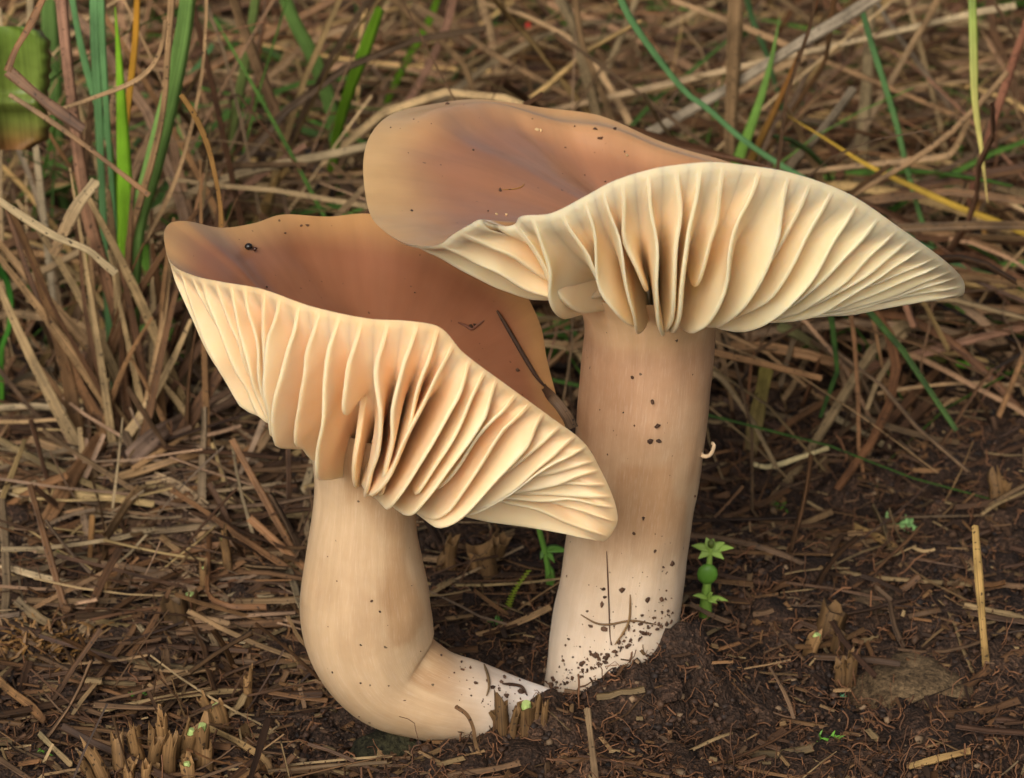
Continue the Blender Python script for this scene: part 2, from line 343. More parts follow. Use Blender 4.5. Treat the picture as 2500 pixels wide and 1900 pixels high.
    for gi in range(ng):
        sc, kind = cen[gi]; sl_ = cen[gi-1][0]-(1 if gi == 0 else 0); sr_ = cen[(gi+1) % ng][0]+(1 if gi == ng-1 else 0)
        hl, hr = (sc-sl_)/2, (sr_-sc)/2
        x = np.clip((t-t[0])/(prm['tend']-t[0]), 0, 1)
        dm = prm['depth'](Rs[int(sc*ns) % ns])*(.88+.24*R_.random())
        dep = dm*(1-(1-np.clip((1-x)/.6, 0, 1)**prm['ramp'])**1.9)*(1+prm['belly']*np.sin(math.pi*np.clip(x, 0, 1))); k1, k2, k3 = R_.random(3)*40
        dec = float(np.interp(Rs[int(sc*ns) % ns, 0], *prm['decur']))*np.clip(1-x/.5, 0, 1)**1.4; dep = dep+dec
        side = 0.0
        if kind == 'S':
            ti = .30+.36*R_.random(); xi = np.clip((t-ti)/.16, 0, 1); dep = dep*(.62+.25*R_.random())*np.sqrt(1-(1-xi)**2); side = R_.choice([-1, 1])*R_.choice([0, .5, 1.3])
        e_ = sm(*prm['ew'], x); dep = dep*(1-e_)+e_*(prm['depth'](Rs[int(sc*ns) % ns])+dec[0])*(.95+.1*R_.random())
        per = np.linalg.norm(look_up(Uw, np.full(n, sr_), t)-look_up(Uw, np.full(n, sl_), t), axis=-1)/4   # half spacing in mm along the gill
        sway = ((noise(np.stack([t*2.6+k1, 0*t+k2, 0*t], -1))-.5)*2.4+(noise(np.stack([t*8+k3, 0*t+k1, 0*t], -1))-.5)*.9)*prm['sway']*np.minimum(per*1.1, 1.25)+side*per*np.clip((.75-t)/.45, 0, 1)**2
        sway = sway*np.clip(dep/2.2, 0, 1)**1.2
        Nc = look_up(Nn, np.full(n, sc), t); tg = tang[int(sc*ns) % ns]
        rows = []
        for sgn, hh in ((-1, hl), (1, hr)):
            qb = np.clip(prm['blade']*(.8+.25*R_.random())/np.maximum(per, .05), .1, .72)*np.clip(1.25-.5*t, .7, 1.2)
            cr = []
            for f_, h_ in list(zip(fil, hf))+list(zip(bl, hb)):
                qq = (qb+(1-qb)*f_) if h_ <= .5 else qb*f_
                cr.append(look_up(Uw, sc+sgn*hh*qq, t)-Nc*(dep*h_)[:, None]+tg*(sway*h_**1.2)[:, None])
            rows.append(cr)
        ring = np.stack(rows[0]+rows[1][-2::-1], 1); m = ring.shape[1]
        pull = (.85*np.clip(1-x/.34, 0, 1)**1.3)[:, None]; hz = np.concatenate([np.r_[hf, hb], np.r_[hf, hb][-2::-1]])[None]     # lower ends run in against the stem
        ring[..., :2] += (S0[:2]-ring[..., :2])*(pull*hz)[..., None]
        ff = [(i*m+k, i*m+k+1, (i+1)*m+k+1, (i+1)*m+k) for i in range(n-1) for k in range(m-1)]
        w_ = sm(.9, 1, t)[:, None, None]; cc = np.broadcast_to(gcol*(.97+.06*R_.random())*(1-w_)+rimc*w_, ring.shape)
        mg = MB(); mg.add(ring.reshape(-1, 3), ff, cc.reshape(-1, 3)); mg.obj('gill', M['gill'], cap)
    return root, cap, sto

def col_left(t, rn, bn, G):
    t = t[..., None]; rn = rn[..., None]; bn = bn[..., None]
    rn = .5+(rn-.5)*.5
    c = srgb(148, 96, 68)*(1-rn)+srgb(160, 110, 80)*rn
    c = c*(.8+.4*bn)
    w = sm(.78, .99, t+.10*(bn-.5)); c = c*(1-w)+srgb(192, 148, 98)*w
    return c
def col_right(t, rn, bn, G):
    t = t[..., None]; rn = rn[..., None]; bn = bn[..., None]
    rn = .5+(rn-.5)*.6
    c = srgb(158, 104, 72)*(1-rn)+srgb(172, 120, 86)*rn
    w2 = sm(.5, .66, bn); c = c*(1-w2)+srgb(166, 114, 82)*w2
    wl = sm(-8, -19, G[..., 0:1])                                       # the lobe's outer margin is ochre
    w = sm(.60, .93, t+.16*(bn-.5)+.05*wl); c = c*(1-w*(.55+.4*wl))+srgb(212, 172, 116)*w*(.55+.4*wl)
    nd = np.linalg.norm(G-at(1215, 545, -26.5), axis=-1)[..., None]; w = sm(6.5, 3, nd)*sm(.93, .985, t); c = c*(1-w)+srgb(232, 214, 194)*w
    return c
def stem_left_col(t, bn):
    t = t[..., None]; bn = bn[..., None]
    c = srgb(200, 170, 134)*(1-bn)+srgb(206, 178, 140)*bn
    w = sm(.5, .62, bn); c = c*(1-w*.6)+srgb(168, 128, 86)*w*.6
    w = sm(.70, .84, t+.10*(bn-.5)); c = c*(1-w)+srgb(214, 194, 170)*w
    w = sm(.78, .99, t+.10*(bn-.5)); c = c*(1-w)+srgb(240, 232, 224)*w
    return c
def stem_right_col(t, bn):
    t = t[..., None]; bn = bn[..., None]
    c = srgb(188, 150, 116)+0*t; w = sm(.12, .6, t+.3*(bn-.5)); c = c*(1-w)+srgb(200, 172, 136)*w
    w = sm(.52, .62, bn)*sm(.7, .5, t); c = c*(1-w*.5)+srgb(172, 126, 84)*w*.5
    w = sm(.16, .06, t); c = c*(1-w)+srgb(236, 200, 152)*w
    w = sm(.5, .82, t+.1*(bn-.5)); c = c*(1-w)+srgb(212, 194, 172)*w
    return c
RIM_L = [(400, 575, -13), (416, 640, -17), (470, 672, -22), (540, 688, -26), (640, 706, -30), (760, 748, -33), (900, 778, -36), (1000, 784, -37), (1075, 800, -37),
         (1130, 860, -36), (1230, 935, -34), (1340, 1015, -31), (1425, 1080, -28), (1468, 1150, -25), (1502, 1230, -22), (1506, 1280, -20), (1470, 1322, -17),
         (1440, 1240, -10), (1400, 1110, -4), (1368, 1000, 0), (1336, 880, 3), (1318, 790, 5), (1262, 690, 8), (1150, 605, 10), (1040, 550, 11), (900, 522, 10), (800, 529, 8), (690, 524, 5), (620, 545, 1), (540, 556, -3), (455, 540, -8), (415, 545, -10)]
STEM_L = [(922, 1015, -14, 175), (912, 1065, -14, 164), (903, 1120, -14, 142), (896, 1190, -14, 125), (893, 1250, -14, 126), (890, 1330, -14, 138), (890, 1440, -14, 158), (898, 1540, -14, 160), (950, 1640, -14, 140), (1050, 1695, -14, 116), (1150, 1718, -13, 104), (1240, 1738, -12, 88), (1320, 1762, -11, 84)]
RIM_R = [(1256, 548, -25), (1272, 528, -27), (1344, 521, -29), (1425, 481, -31), (1498, 442, -33), (1590, 413, -34), (1675, 400, -34), (1746, 396, -34), (1842, 406, -33), (1919, 419, -32), (2019, 450, -30), (2092, 484, -28), (2188, 550, -24), (2304, 634, -16), (2352, 685, -9), (2348, 722, -4),
         (2280, 690, 5), (2150, 590, 14), (2000, 500, 22), (1880, 436, 26), (1773, 394, 28), (1671, 365, 29), (1594, 338, 29), (1502, 296, 30), (1440, 277, 30), (1325, 263, 30), (1229, 248, 29), (1148, 243, 28), (1071, 252, 25), (986, 269, 19), (936, 292, 13), (902, 334, 7), (888, 384, 1), (888, 442, -5), (902, 519, -13), (929, 557, -18), (979, 590, -22), (1017, 600, -24), (1071, 598, -26), (1104, 574, -27), (1144, 550, -28), (1171, 536, -28), (1209, 547, -26), (1236, 553, -25)]
STEM_R = [(1590, 660, 0, 250), (1590, 725, 0, 196), (1588, 790, 0, 163), (1580, 900, 0, 162), (1565, 1050, 0, 160), (1550, 1180, 0, 154), (1538, 1300, 0, 146), (1522, 1400, 0, 148), (1506, 1500, 0, 152), (1492, 1600, 0, 156), (1480, 1720, 0, 158)]
mush_l = mushroom('shorter tan mushroom with bent stem and tilted funnel cap, overlapping the straight stem', RIM_L, (928, 968, -14), STEM_L, col_left,
    dict(stemcol=stem_left_col, ctrl=(.58, lambda R: .22+.36*sm(-16, -34, R[..., 0])), thick=3.6, gillcol=srgb(247, 215, 174), rimcol=srgb(240, 204, 156), ew=(.5, .16), decur=([-42, -14, -3, 4, 13], [3.6, 3.4, 1.0, .8, 2.0]), space=2.6, belly=.35, pattern='FSFFSFSF', tend=.99, t0=.13, ramp=1.1, blade=.36, sway=1.0, depth=lambda R: float(np.interp(R[0], [-42, -28, -15, -3, 4, 9, 13], [3.6, 5.4, 6.4, 9.2, 8.8, 6.2, 2.6]))), 3)
mush_r = mushroom('tall mushroom with straight stem and broad wavy upturned cap, cream gills facing out', RIM_R, (1590, 598, 0), STEM_R, col_right,
    dict(stemcol=stem_right_col, ridge=1.7, ctrl=(.6, lambda R: .22+.75*sm(6, -12, R[..., 0])), thick=3.6, gillcol=srgb(255, 227, 186), rimcol=srgb(255, 230, 192), ew=(.3, .05), decur=([-20, 10, 20], [1.8, 1.5, .8]), space=3.3, belly=.45, pattern='FFSFFSF', tend=.985, t0=.13, ramp=1.25, blade=.36, sway=1.0, depth=lambda R: float(np.interp(R[0], [-20, -4, 8, 16, 34, 55], [2.8, 3.6, 5.0, 5.8, 4.7, 2.8]))), 5)

# ------------------------------------------------------------------ grass, straw and litter
PAL = [srgb(*c) for c in [(176, 148, 112), (160, 128, 92), (146, 112, 78), (186, 162, 124), (128, 94, 64), (168, 134, 104), (150, 124, 98), (112, 78, 52), (190, 160, 108), (140, 104, 82)]]
PALG = [srgb(*c) for c in [(150, 118, 80), (128, 94, 60), (110, 78, 50), (92, 64, 42), (168, 140, 98), (120, 92, 66), (138, 98, 62), (78, 54, 38), (100, 74, 54)]]
SMALL = {}
def yfront(x): return float(np.interp(x, [-160, -60, -30, 0, 30, 70, 160], [104, 100, 92, 92, 100, 98, 92]))
def bent_path(root, az, el, L, droop, n, wob=0.0):
    P = [np.array(root, float)]; st = L/(n-1)
    for i in range(n-1):
        d = np.array([math.cos(az)*math.cos(el), math.sin(az)*math.cos(el), math.sin(el)])
        P.append(P[-1]+d*st); el -= droop/(n-1); az += (rng.random()-.5)*wob
    return np.array(P)
def hits_mush(P):
    near = P[:, 1] < 44
    if np.any((P[:, 0] < -30) & (P[:, 1] < 84)): return True
    return bool(np.any(near & (P[:, 2] > 6))) or bool(np.any(P[:, 1] < 34))
LM = [((-48, 66), 'beside the dry brown tussock'), ((-40, 200), 'beyond the broad bright green blade'), ((-8, 150), 'behind the gap between the two caps'), ((20, 180), 'behind the broad back of the taller cap'), ((62, 190), 'beyond the yellow-orange leaf'), ((80, 120), 'beyond the pointed end of the taller cap'),
      ((-44, -22), 'near the dense stub clump'), ((-40, 0), 'near the dark rotten stubs'), ((-34, 30), 'below the broad weathered stem'), ((-52, 8), 'near the golden brown moss'), ((0, 20), 'between the two stems'), ((46, -6), 'around the sandy stone'), ((34, 12), 'near the round-leaved seedling'), ((40, 55), 'at the dark hollow under the taller cap'), ((58, 16), 'near the tall golden straw'), ((12, -22), 'in front of the mushroom feet'), ((-18, 45), 'behind the bent stem')]
def where(p): return min(LM, key=lambda l: math.hypot(l[0][0]-p[0], l[0][1]-p[1]))[1]
def look(c, w): return ('broad ' if w > 1.15 else 'slim ' if w > .75 else 'thin ')+('pale tan' if c.mean() > .2 else 'tan' if c.mean() > .12 else 'brown' if c.mean() > .06 else 'dark brown')
def thatch():
    items = []
    for q in range(5400):
        y = 44+380*rng.random()**1.35; half = (y+DIST*.93)*.20+14
        x = (rng.random()*2-1)*half
        if y < yfront(x): continue
        el = math.radians(rng.choice([4, 12, 24, 42, 66], p=[.30, .30, .22, .12, .06])+rng.normal()*7)
        if x < -35 and y < 150 and rng.random() < .5: el = math.radians(58+rng.random()*30)
        az = rng.random()*2*math.pi; L = 30+75*rng.random()**1.2; lift = 16*rng.random()**2.2+(6 if el < .4 else -1)
        root = (x, y, float(ground(x, y))+lift*(1 if el < .5 else .1)-.5)
        P = bent_path(root, az, el, L, math.radians(rng.choice([10, 40, 80, 125])), 8, .55)
        P[:, 2] = np.maximum(P[:, 2], ground(P[:, 0], P[:, 1])+.4)
        if hits_mush(P): continue
        w = .32+1.45*rng.random()**2.6; c = PAL[rng.integers(len(PAL))]*(.3+.85*rng.random()**1.2)*np.array([1.08, 1, .88])
        if rng.random() < .10: c = srgb(86, 124, 44)*(.4+.6*rng.random())
        items.append((P, w, c))
    def score(it):
        P, w, c = it; d = P-CAMP; z = d@FWD; u = d@RT/z*FPX+1250; v = 950-d@UP/z*FPX
        ins = ((u > 0) & (u < 2500) & (v > 0) & (v < 1900)).mean(); return ins*w*np.linalg.norm(P[-1]-P[0])/z.mean()**2.6
    items.sort(key=score, reverse=True)
    mbs = MB()
    for i, (P, w, c) in enumerate(items):
        isg = c[1] > c[0]
        prof = w*np.clip(np.linspace(1.15, .45 if isg else .8, len(P)), 0, 2)
        face = np.array([rng.normal()*.5, -1, .6+rng.normal()*.5])
        if i < 280 and not isg:
            m = MB(); ribbon(m, P, prof, face, c, c*(.8+.4*rng.random()), .35+.3*rng.random(), .2, rng.normal()*.7)
            flat = (P[-1, 2]-P[0, 2]) < 14
            o = m.obj('dry_grass_stalk', M['straw'], None, P[0])
            if flat: tag(o, look(c, w)+' grass stalk lying in thatch '+where(P.mean(0)), 'grass stalk', 'dry stalks lying in the thatch')
            else: tag(o, look(c, w)+' grass stalk rising '+where(P.mean(0)), 'grass stalk', 'dry stalks rising from the thatch')
        else: ribbon(mbs, P, prof, face, c, c*(.8+.4*rng.random()), .35+.3*rng.random(), .2, rng.normal()*.7)
    # broken undergrowth below the stalks, browns darkened to paint shade into the gaps
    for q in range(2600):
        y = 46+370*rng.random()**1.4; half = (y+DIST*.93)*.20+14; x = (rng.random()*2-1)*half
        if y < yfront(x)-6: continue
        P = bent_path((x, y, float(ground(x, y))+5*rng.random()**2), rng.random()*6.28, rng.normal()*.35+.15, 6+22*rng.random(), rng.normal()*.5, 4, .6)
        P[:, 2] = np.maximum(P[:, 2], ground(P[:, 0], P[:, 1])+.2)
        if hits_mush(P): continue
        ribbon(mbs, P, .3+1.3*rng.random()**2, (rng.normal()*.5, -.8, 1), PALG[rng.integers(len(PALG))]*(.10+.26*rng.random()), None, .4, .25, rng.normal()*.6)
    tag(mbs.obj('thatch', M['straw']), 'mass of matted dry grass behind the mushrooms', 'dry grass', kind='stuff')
thatch()

def litter():
    items = []
    for q in range(4600):
        y = -36+150*rng.random()**1.15; half = (y+DIST*.93)*.19+4; x = (rng.random()*2-1)*half
        if y > yfront(x)+14: continue
        dens = 1.0 if x < -14 else (.13 if y < 12 else .45)
        if x < -14 and y < -8: dens = .6
        if rng.random() > dens: continue
        if math.hypot(x-13.5, y) < 9.5 or (-27 < x < 2 and -22 < y < -7): continue
        near_stem = math.hypot(x-13.5, y) < 20
        L = 2.5+20*rng.random()**2.6+(6*rng.random() if x < -14 and y > 8 else 0); az = rng.normal()*.65+(math.pi if rng.random() < .5 else 0)
        if rng.random() < .3: az = rng.random()*6.28
        if x < -14 and y > 14: L = 6+24*rng.random()**1.6
        if near_stem: L = min(L, 6)
        up = rng.random() < .10 and not near_stem
        el = (.5+rng.random()*.8) if up else rng.normal()*.13
        z = float(ground(x, y))+1.8*rng.random()**1.5
        P = bent_path((x, y, z-.4 if up else z), az, el, L*(.7 if up else 1), rng.normal()*.25, 5, .28)
        if not up: P[:, 2] = np.maximum(P[:, 2], ground(P[:, 0], P[:, 1])+.35)
        if np.any(np.hypot(P[:, 0]-13.5, P[:, 1]) < 9): continue
        if np.any((P[:, 0] > -27) & (P[:, 0] < 2) & (P[:, 1] > -21) & (P[:, 1] < -7)): continue
        w = .22+.85*rng.random()**2.2
        items.append((P, w*(1.25 if x < -14 and y > 14 else 1), (PAL if x < -14 and y > 14 and rng.random() < .6 else PALG)[rng.integers(9)]*(.35+.65*rng.random())))
    def score(it):
        P, w, c = it; d = P-CAMP; z = d@FWD; u = d@RT/z*FPX+1250; v = 950-d@UP/z*FPX
        ins = ((u > 0) & (u < 2500) & (v > 0) & (v < 1900)).mean(); return ins*w*np.linalg.norm(P[-1]-P[0])/z.mean()**2
    items.sort(key=score, reverse=True); mbs = MB()
    for i, (P, w, c) in enumerate(items):
        face = np.array([rng.normal()*.4, -.6, 1]); n = len(P); pr = w*(1+(rng.random(n)-.5)*.35)
        if i < 290:
            m = MB(); ribbon(m, P, pr, face, c, c*(.75+.5*rng.random()), .3+.4*rng.random(), .3, rng.normal()*.5)
            o = m.obj('straw_fragment', M['straw'], None, P[0])
            tag(o, look(c, w*1.5)+(' upright' if P[-1, 2]-P[0, 2] > 3 else '')+' straw fragment '+where(P.mean(0)), 'straw', 'straw fragments on the earth')
        else: ribbon(mbs, P, pr, face, c, None, .3+.4*rng.random(), .3, rng.normal()*.5)
    # chips
    for q in range(6000):
        y = -36+150*rng.random()**1.2; half = (y+DIST*.93)*.19+4; x = (rng.random()*2-1)*half
        if y > yfront(x)+10 or (x > -14 and rng.random() < .6): continue
        P = bent_path((x, y, float(ground(x, y))+1.0*rng.random()), rng.random()*6.28, rng.normal()*.35, .8+3*rng.random()**2, 0, 3)
        ribbon(mbs, P, .18+.6*rng.random()**2, (rng.normal()*.5, -.6, 1), PALG[rng.integers(len(PALG))]*(.4+.7*rng.random()), None, .4, .35)
    tag(mbs.obj('straw_litter', M['straw']), 'small chopped straw bits strewn over the earth', 'straw litter', kind='stuff')
    # clods of peaty earth
    mbk = MB()
    for q in range(420):
        y = -36+110*rng.random()**1.2; x = (rng.random()*2-1)*((y+DIST*.93)*.19+4)
        if x < -14 and rng.random() < .7: continue
        if math.hypot(x-13.5, y) < 9 or (-27 < x < 1 and -22 < y < -8): continue
        r = .7+2.4*rng.random()**3; n_ = (noise(ICO2*1.5+rng.random(3)*50)-.5)*.9+(noise(ICO2*4+rng.random(3)*50)-.5)*.5
        v = np.array([x, y, float(ground(x, y))-r*.25])+ICO2*(1+n_)[:, None]*r*np.array([1.1, 1.1, .75]); mbk.add(v, ICO2F, srgb(62, 44, 32)*(.55+.6*rng.random()))
    tag(mbk.obj('earth_clods', M['soil']), 'lumps of dark fibrous peat scattered over the earth', 'earth', kind='stuff')
    # fine rootlets
    mbr = MB()
    for q in range(6000):
        y = -36+120*rng.random()**1.3; half = (y+DIST*.93)*.19+4; x = (rng.random()*2-1)*half
        if x < -14 and rng.random() < .55: continue
        n = 7; az = rng.random()*6.28; el = rng.random()*.9-.1; P = [np.array([x, y, float(ground(x, y))+.2])]; L = (2+6*rng.random()**2)/n
        for k in range(n-1):
            P.append(P[-1]+L*np.array([math.cos(az)*math.cos(el), math.sin(az)*math.cos(el), math.sin(el)])); az += rng.normal()*.8; el += rng.normal()*.5-.12
        P = np.array(P); P[:, 2] = np.maximum(P[:, 2], ground(P[:, 0], P[:, 1])+.1)
        tube(mbr, P, .05+.11*rng.random()**2, srgb(112, 76, 50)*(.4+1.0*rng.random()), None, 3, False)
    tag(mbr.obj('rootlets', M['crumb']), 'fine brown rootlets tangled over the dark earth', 'rootlets', kind='stuff')
    # crumbs of earth and sand
    N = 42000; y = -38+150*rng.random(N)**1.3; x = (rng.random(N)*2-1)*((y+DIST*.93)*.19+4)
    r = .09+.55*rng.random(N)**5; z = ground(x, y)+r*.3
    base = np.stack([x, y, z], -1)
    sc = r[:, None, None]*(.4+1.2*rng.random((N, 12, 1)))
    V = base[:, None]+ICO1[None]*sc*np.array([1, 1, .8]); F = (ICO1F[None]+(np.arange(N)*12)[:, None, None]).reshape(-1, 3)
    cc = np.array([srgb(74, 52, 38), srgb(54, 39, 30), srgb(96, 70, 50), srgb(42, 31, 25), srgb(150, 122, 92)])[rng.choice(5, N, p=[.32, .3, .2, .13, .05])]*(.4+.5*rng.random((N, 1)))
    mbc = MB(); mbc.add(V.reshape(-1, 3), F, np.repeat(cc, 12, 0)); tag(mbc.obj('earth_crumbs', M['crumb']), 'loose dark crumbs of earth and sand grains', 'earth', kind='stuff')
litter()

# ------------------------------------------------------------------ blades and stalks placed one by one
G1, G2, G3 = srgb(136, 186, 48), srgb(118, 166, 104), srgb(140, 180, 94)
YEL, ORG, TAN, PALE, BRN, DRK, PNK, OLV, GRY = srgb(196, 158, 52), srgb(196, 138, 40), srgb(172, 138, 98), srgb(196, 172, 130), srgb(134, 96, 60), srgb(78, 52, 36), srgb(158, 118, 94), srgb(134, 132, 52), srgb(164, 148, 124)
def hand(name, cat, label, pts, w, c0, c1=None, lean=-6, lift=0, green=False, tip=True, root=-1, lie=False, Y=None, extra=None, fold=.3, twist=0, group=None, facing=None, stretch=None, mat_=None):
    pts = list(pts)
    if not lie and Y is None and pts[root][1] < 560: lift += 20; lean -= 10
    if lie: P = np.array([gpt(a, b, lift) for a, b in pts])
    else:
        Yr = gpt(*pts[root], lift)[1] if Y is None else Y
        q = np.array(pts, float); d = np.r_[0, np.cumsum(np.linalg.norm(np.diff(q, axis=0), axis=1))]; d /= d[-1]
        if root == -1: d = 1-d
        P = np.array([at(a, b, Yr+lean*t) for (a, b), t in zip(pts, d)])
        if root == -1: P = np.vstack([P, P[-1]+(P[-1]-P[-2])/np.linalg.norm(P[-1]-P[-2])*np.array([1, 1, 1])*(lift*1.5+2.5)])
    if extra is not None: P = np.vstack([np.array(extra), P])
    n = 8+4*len(pts); Q = smooth_path(P, n); wm = w*depth_of(P[len(P)//2])/FPX; t = np.linspace(0, 1, n)
    pr = wm*(np.clip(t/.55, .02, 1)**.75 if tip else 1-.12*np.cos(t*9+w)*np.ones(n))
    if facing is None: facing = (.25*rng.normal(), -1, .4)
    m = MB(); ribbon(m, Q, pr, facing, c0, c1, fold, .18, twist)
    o = m.obj(name, M[mat_ or ('green' if green else 'straw')], None, Q[-1] if root == -1 else Q[0])
    return tag(o, label, cat, group)
B, S = 'grass blade', 'grass stalk'
gb = lambda label, pts, w, c0, c1=None, **k: hand('grass_blade', B, label, pts, w, c0, c1, green=True, **k)
ds = lambda label, pts, w, c0, c1=None, **k: hand('dry_grass_stalk', S, label, pts, w, c0, c1, tip=k.pop('tip', False), **k)
gb('broad bright green pointed grass blade in the dry tussock', [(281, 17), (291, 150), (300, 330), (306, 470), (310, 580), (314, 800), (318, 1040)], 50, G1, G1*.9, lean=-12, fold=.2, facing=(.1, -1, .2))
gb('bluish green slim leaf ending at a node on a bright green stalk', [(170, -40), (200, 120), (240, 265), (269, 360)], 17, G2, G2, Y=gpt(297, 1000)[1]-8, tip=False, lean=4, root=0)
gb('bright green slender stalk carrying the bluish leaf, in the tussock', [(269, 358), (277, 440), (285, 511), (296, 615), (306, 680), (302, 800), (297, 1000)], 17, srgb(110, 150, 50), G1, tip=False, lean=-8)
gb('grey-green upright grass leaf between two stalks of the tussock', [(230, -30), (233, 120), (240, 250), (246, 384), (262, 700), (290, 1040)], 21, G2*.85, G2*.6, tip=False, lean=-3)
gb('narrow blue-green leaf just beside the broad bright blade', [(246, -30), (251, 120), (258, 240), (264, 330), (290, 700), (310, 1040)], 15, G2, G2*.7, tip=False, lean=-5)
gb('wide dull green grass leaf with a dry strip along it', [(462, -40), (445, 90), (415, 235), (370, 415), (332, 560), (322, 800), (322, 1050)], 44, G3*.9, G3*.85, tip=False, lean=-12, fold=.2)
ds('dry brown strip lying along the wide dull green leaf', [(421, -30), (410, 130), (398, 270), (372, 390), (346, 480), (315, 600), (318, 1050)], 17, TAN, BRN, lean=-15)
gb('short green leaf under the golden curved straw, above the shorter cap', [(428, 240), (440, 330), (450, 440), (458, 560), (450, 680)], 25, G3*.9, G3*.7, lean=-4)
gb('orange-yellow dying grass leaf behind the broad bright blade', [(336, -30), (331, 90), (322, 180), (311, 275), (300, 400), (300, 800), (310, 1040)], 14, ORG, OLV, lean=0, tip=False)
gb('soft green arching leaf above the shorter cap', [(690, -20), (722, 60), (755, 120), (785, 190), (808, 265), (826, 400)], 32, G3*.8, G3*.7, tip=False, lean=-10)
gb('pale green upright leaf among dry stalks above the shorter cap', [(626, -20), (612, 80), (592, 190), (570, 300), (555, 420)], 24, srgb(120, 140, 76), srgb(120, 120, 70), tip=False, lean=-5)
gb('dim green broad leaf beside the withered round leaf', [(118, -20), (122, 80), (126, 200), (140, 420), (170, 640)], 44, G3*.55, G3*.5, tip=False, lean=-4)
gb('long thin blue-green leaf slanting down behind the taller cap', [(1505, -30), (1530, 32), (1594, 127), (1675, 227), (1727, 265), (1804, 334), (1911, 407), (2040, 480)], 16, G2*.9, G2*.8, tip=False, lean=-12, lift=10)
gb('green upright leaf emerging behind the taller cap', [(1904, 40), (1885, 140), (1861, 230), (1830, 320), (1804, 388), (1780, 470)], 36, G3*.75, G1*.8, lean=-4)
gb('olive and orange leaf paired with the green leaf behind the taller cap', [(2000, -10), (1970, 80), (1938, 161), (1890, 270), (1834, 388), (1800, 470)], 27, srgb(168, 104, 60), OLV, lean=-6)
gb('short blue-green leaf crossing under the thick grey stalk', [(1818, -20), (1840, 60), (1869, 127), (1890, 200)], 15, G2*.8, G2*.7, tip=False, lean=-4, lift=8)
gb('long thin green leaf curving down behind the right end of the taller cap', [(2100, 10), (2125, 100), (2157, 200), (2190, 310), (2215, 415), (2265, 577), (2315, 640), (2419, 676), (2510, 720)], 14, G2*.7, G3*.8, tip=False, lean=-14, lift=5)
gb('mottled green and yellow leaf hanging with its pointed tip down', [(2411, 496), (2396, 370), (2380, 250), (2376, 120), (2373, 0), (2372, -60)], 21, srgb(214, 190, 110), srgb(122, 156, 56), Y=95, lean=-10, lift=0)
gb('straight yellow-orange leaf slanting across the thatch beyond the taller cap', [(1923, 283), (2020, 342), (2111, 400), (2225, 455), (2342, 507), (2430, 540), (2520, 578)], 15, YEL, YEL*.9, Y=112, lean=0)
gb('bright green leaf lying on the earth at the frame side below the taller cap', [(2330, 886), (2400, 898), (2510, 912)], 15, srgb(96, 160, 30), srgb(92, 150, 32), lie=True, lift=3, tip=False)
gb('olive stalk lying on the earth leading to a bright green leaf', [(2200, 864), (2250, 872), (2310, 882)], 16, OLV*.7, OLV*.6, lie=True, lift=2, tip=False)
gb('glossy dark green curving leaf at the tussock side near the frame', [(-10, 640), (18, 690), (27, 740), (22, 800), (5, 850), (3, 930), (4, 1010)], 15, srgb(52, 110, 40), srgb(70, 120, 30), tip=False, lean=-5)
gb('pale green thick shoot beside the shorter cap', [(350, 600), (360, 645), (384, 718), (423, 815), (440, 900)], 28, srgb(112, 160, 60), srgb(140, 180, 90), lean=-4, tip=False)
gb('olive green leaf slanting in the tussock beside the broad bright blade', [(256, 490), (238, 560), (215, 634), (192, 688), (205, 850)], 18, OLV, OLV*.9, lean=-5, tip=False)
gb('dim green leaf crossing dry stalks above the taller cap', [(1076, -20), (1050, 50), (1020, 105), (986, 165), (950, 240)], 20, G1*.5, G1*.4, tip=False, lean=-6)
gb('dark green leaf standing between the two caps in the background', [(925, 20), (905, 80), (880, 150), (863, 192), (840, 260), (822, 330), (810, 420)], 27, G1*.55, G1*.5, tip=False, lean=-4)
gb('thin green leaf at the frame edge below the withered leaf', [(-10, 545), (20, 590), (60, 640), (90, 720)], 14, G1*.9, OLV*.8, lean=-6, tip=False)
gb('slim dull green leaf crossing the thatch high above the shorter cap', [(520, 110), (495, 150), (460, 190), (420, 240)], 14, G2*.7, G2*.6, lean=-4, tip=False, lift=10)
ds('straight tan stalk leaning down to the shorter cap', [(562, -20), (600, 90), (654, 231), (700, 345), (746, 461)], 26, TAN, PNK, lean=-12)
ds('long pale stalk lying across behind the shorter cap', [(1000, 330), (850, 369), (700, 398), (557, 434), (440, 484), (346, 534)], 20, PALE*.8, TAN*.8, lean=30, lift=8)
ds('brown stalk slanting across the upper thatch to the tussock', [(835, -10), (720, 50), (634, 96), (540, 150), (450, 200)], 20, BRN, BRN*.8, lean=15, lift=16)
ds('soft tan stalk bending over high above the shorter cap', [(880, 62), (800, 85), (730, 123), (690, 165), (640, 195)], 19, TAN*.8, BRN*.8, lean=8, lift=14)
ds('golden brown curved straw with a dark groove standing behind the shorter cap', [(442, 231), (475, 280), (507, 354), (528, 440), (540, 520), (538, 640)], 14, srgb(150, 112, 60), srgb(140, 100, 54), Y=40, lean=-4)
ds('long thin tan stalk curving from the tussock to the top edge', [(505, -20), (502, 80), (492, 192), (469, 308), (440, 410), (404, 500), (360, 580), (327, 640), (322, 1040)], 12, TAN, TAN*.9, lean=-14)
ds('broad flattened tan stalk with a brown sheath in the tussock', [(148, -20), (158, 90), (169, 192), (188, 346), (215, 519), (246, 634), (290, 800), (318, 1060)], 30, PNK*1.05, BRN, lean=-6, fold=.2)
ds('dark speckled brown stalk leaning over the withered round leaf', [(114, -20), (70, 70), (40, 120), (19, 175)], 19, srgb(158, 112, 72), srgb(140, 100, 64), Y=50, lean=-4, root=0)
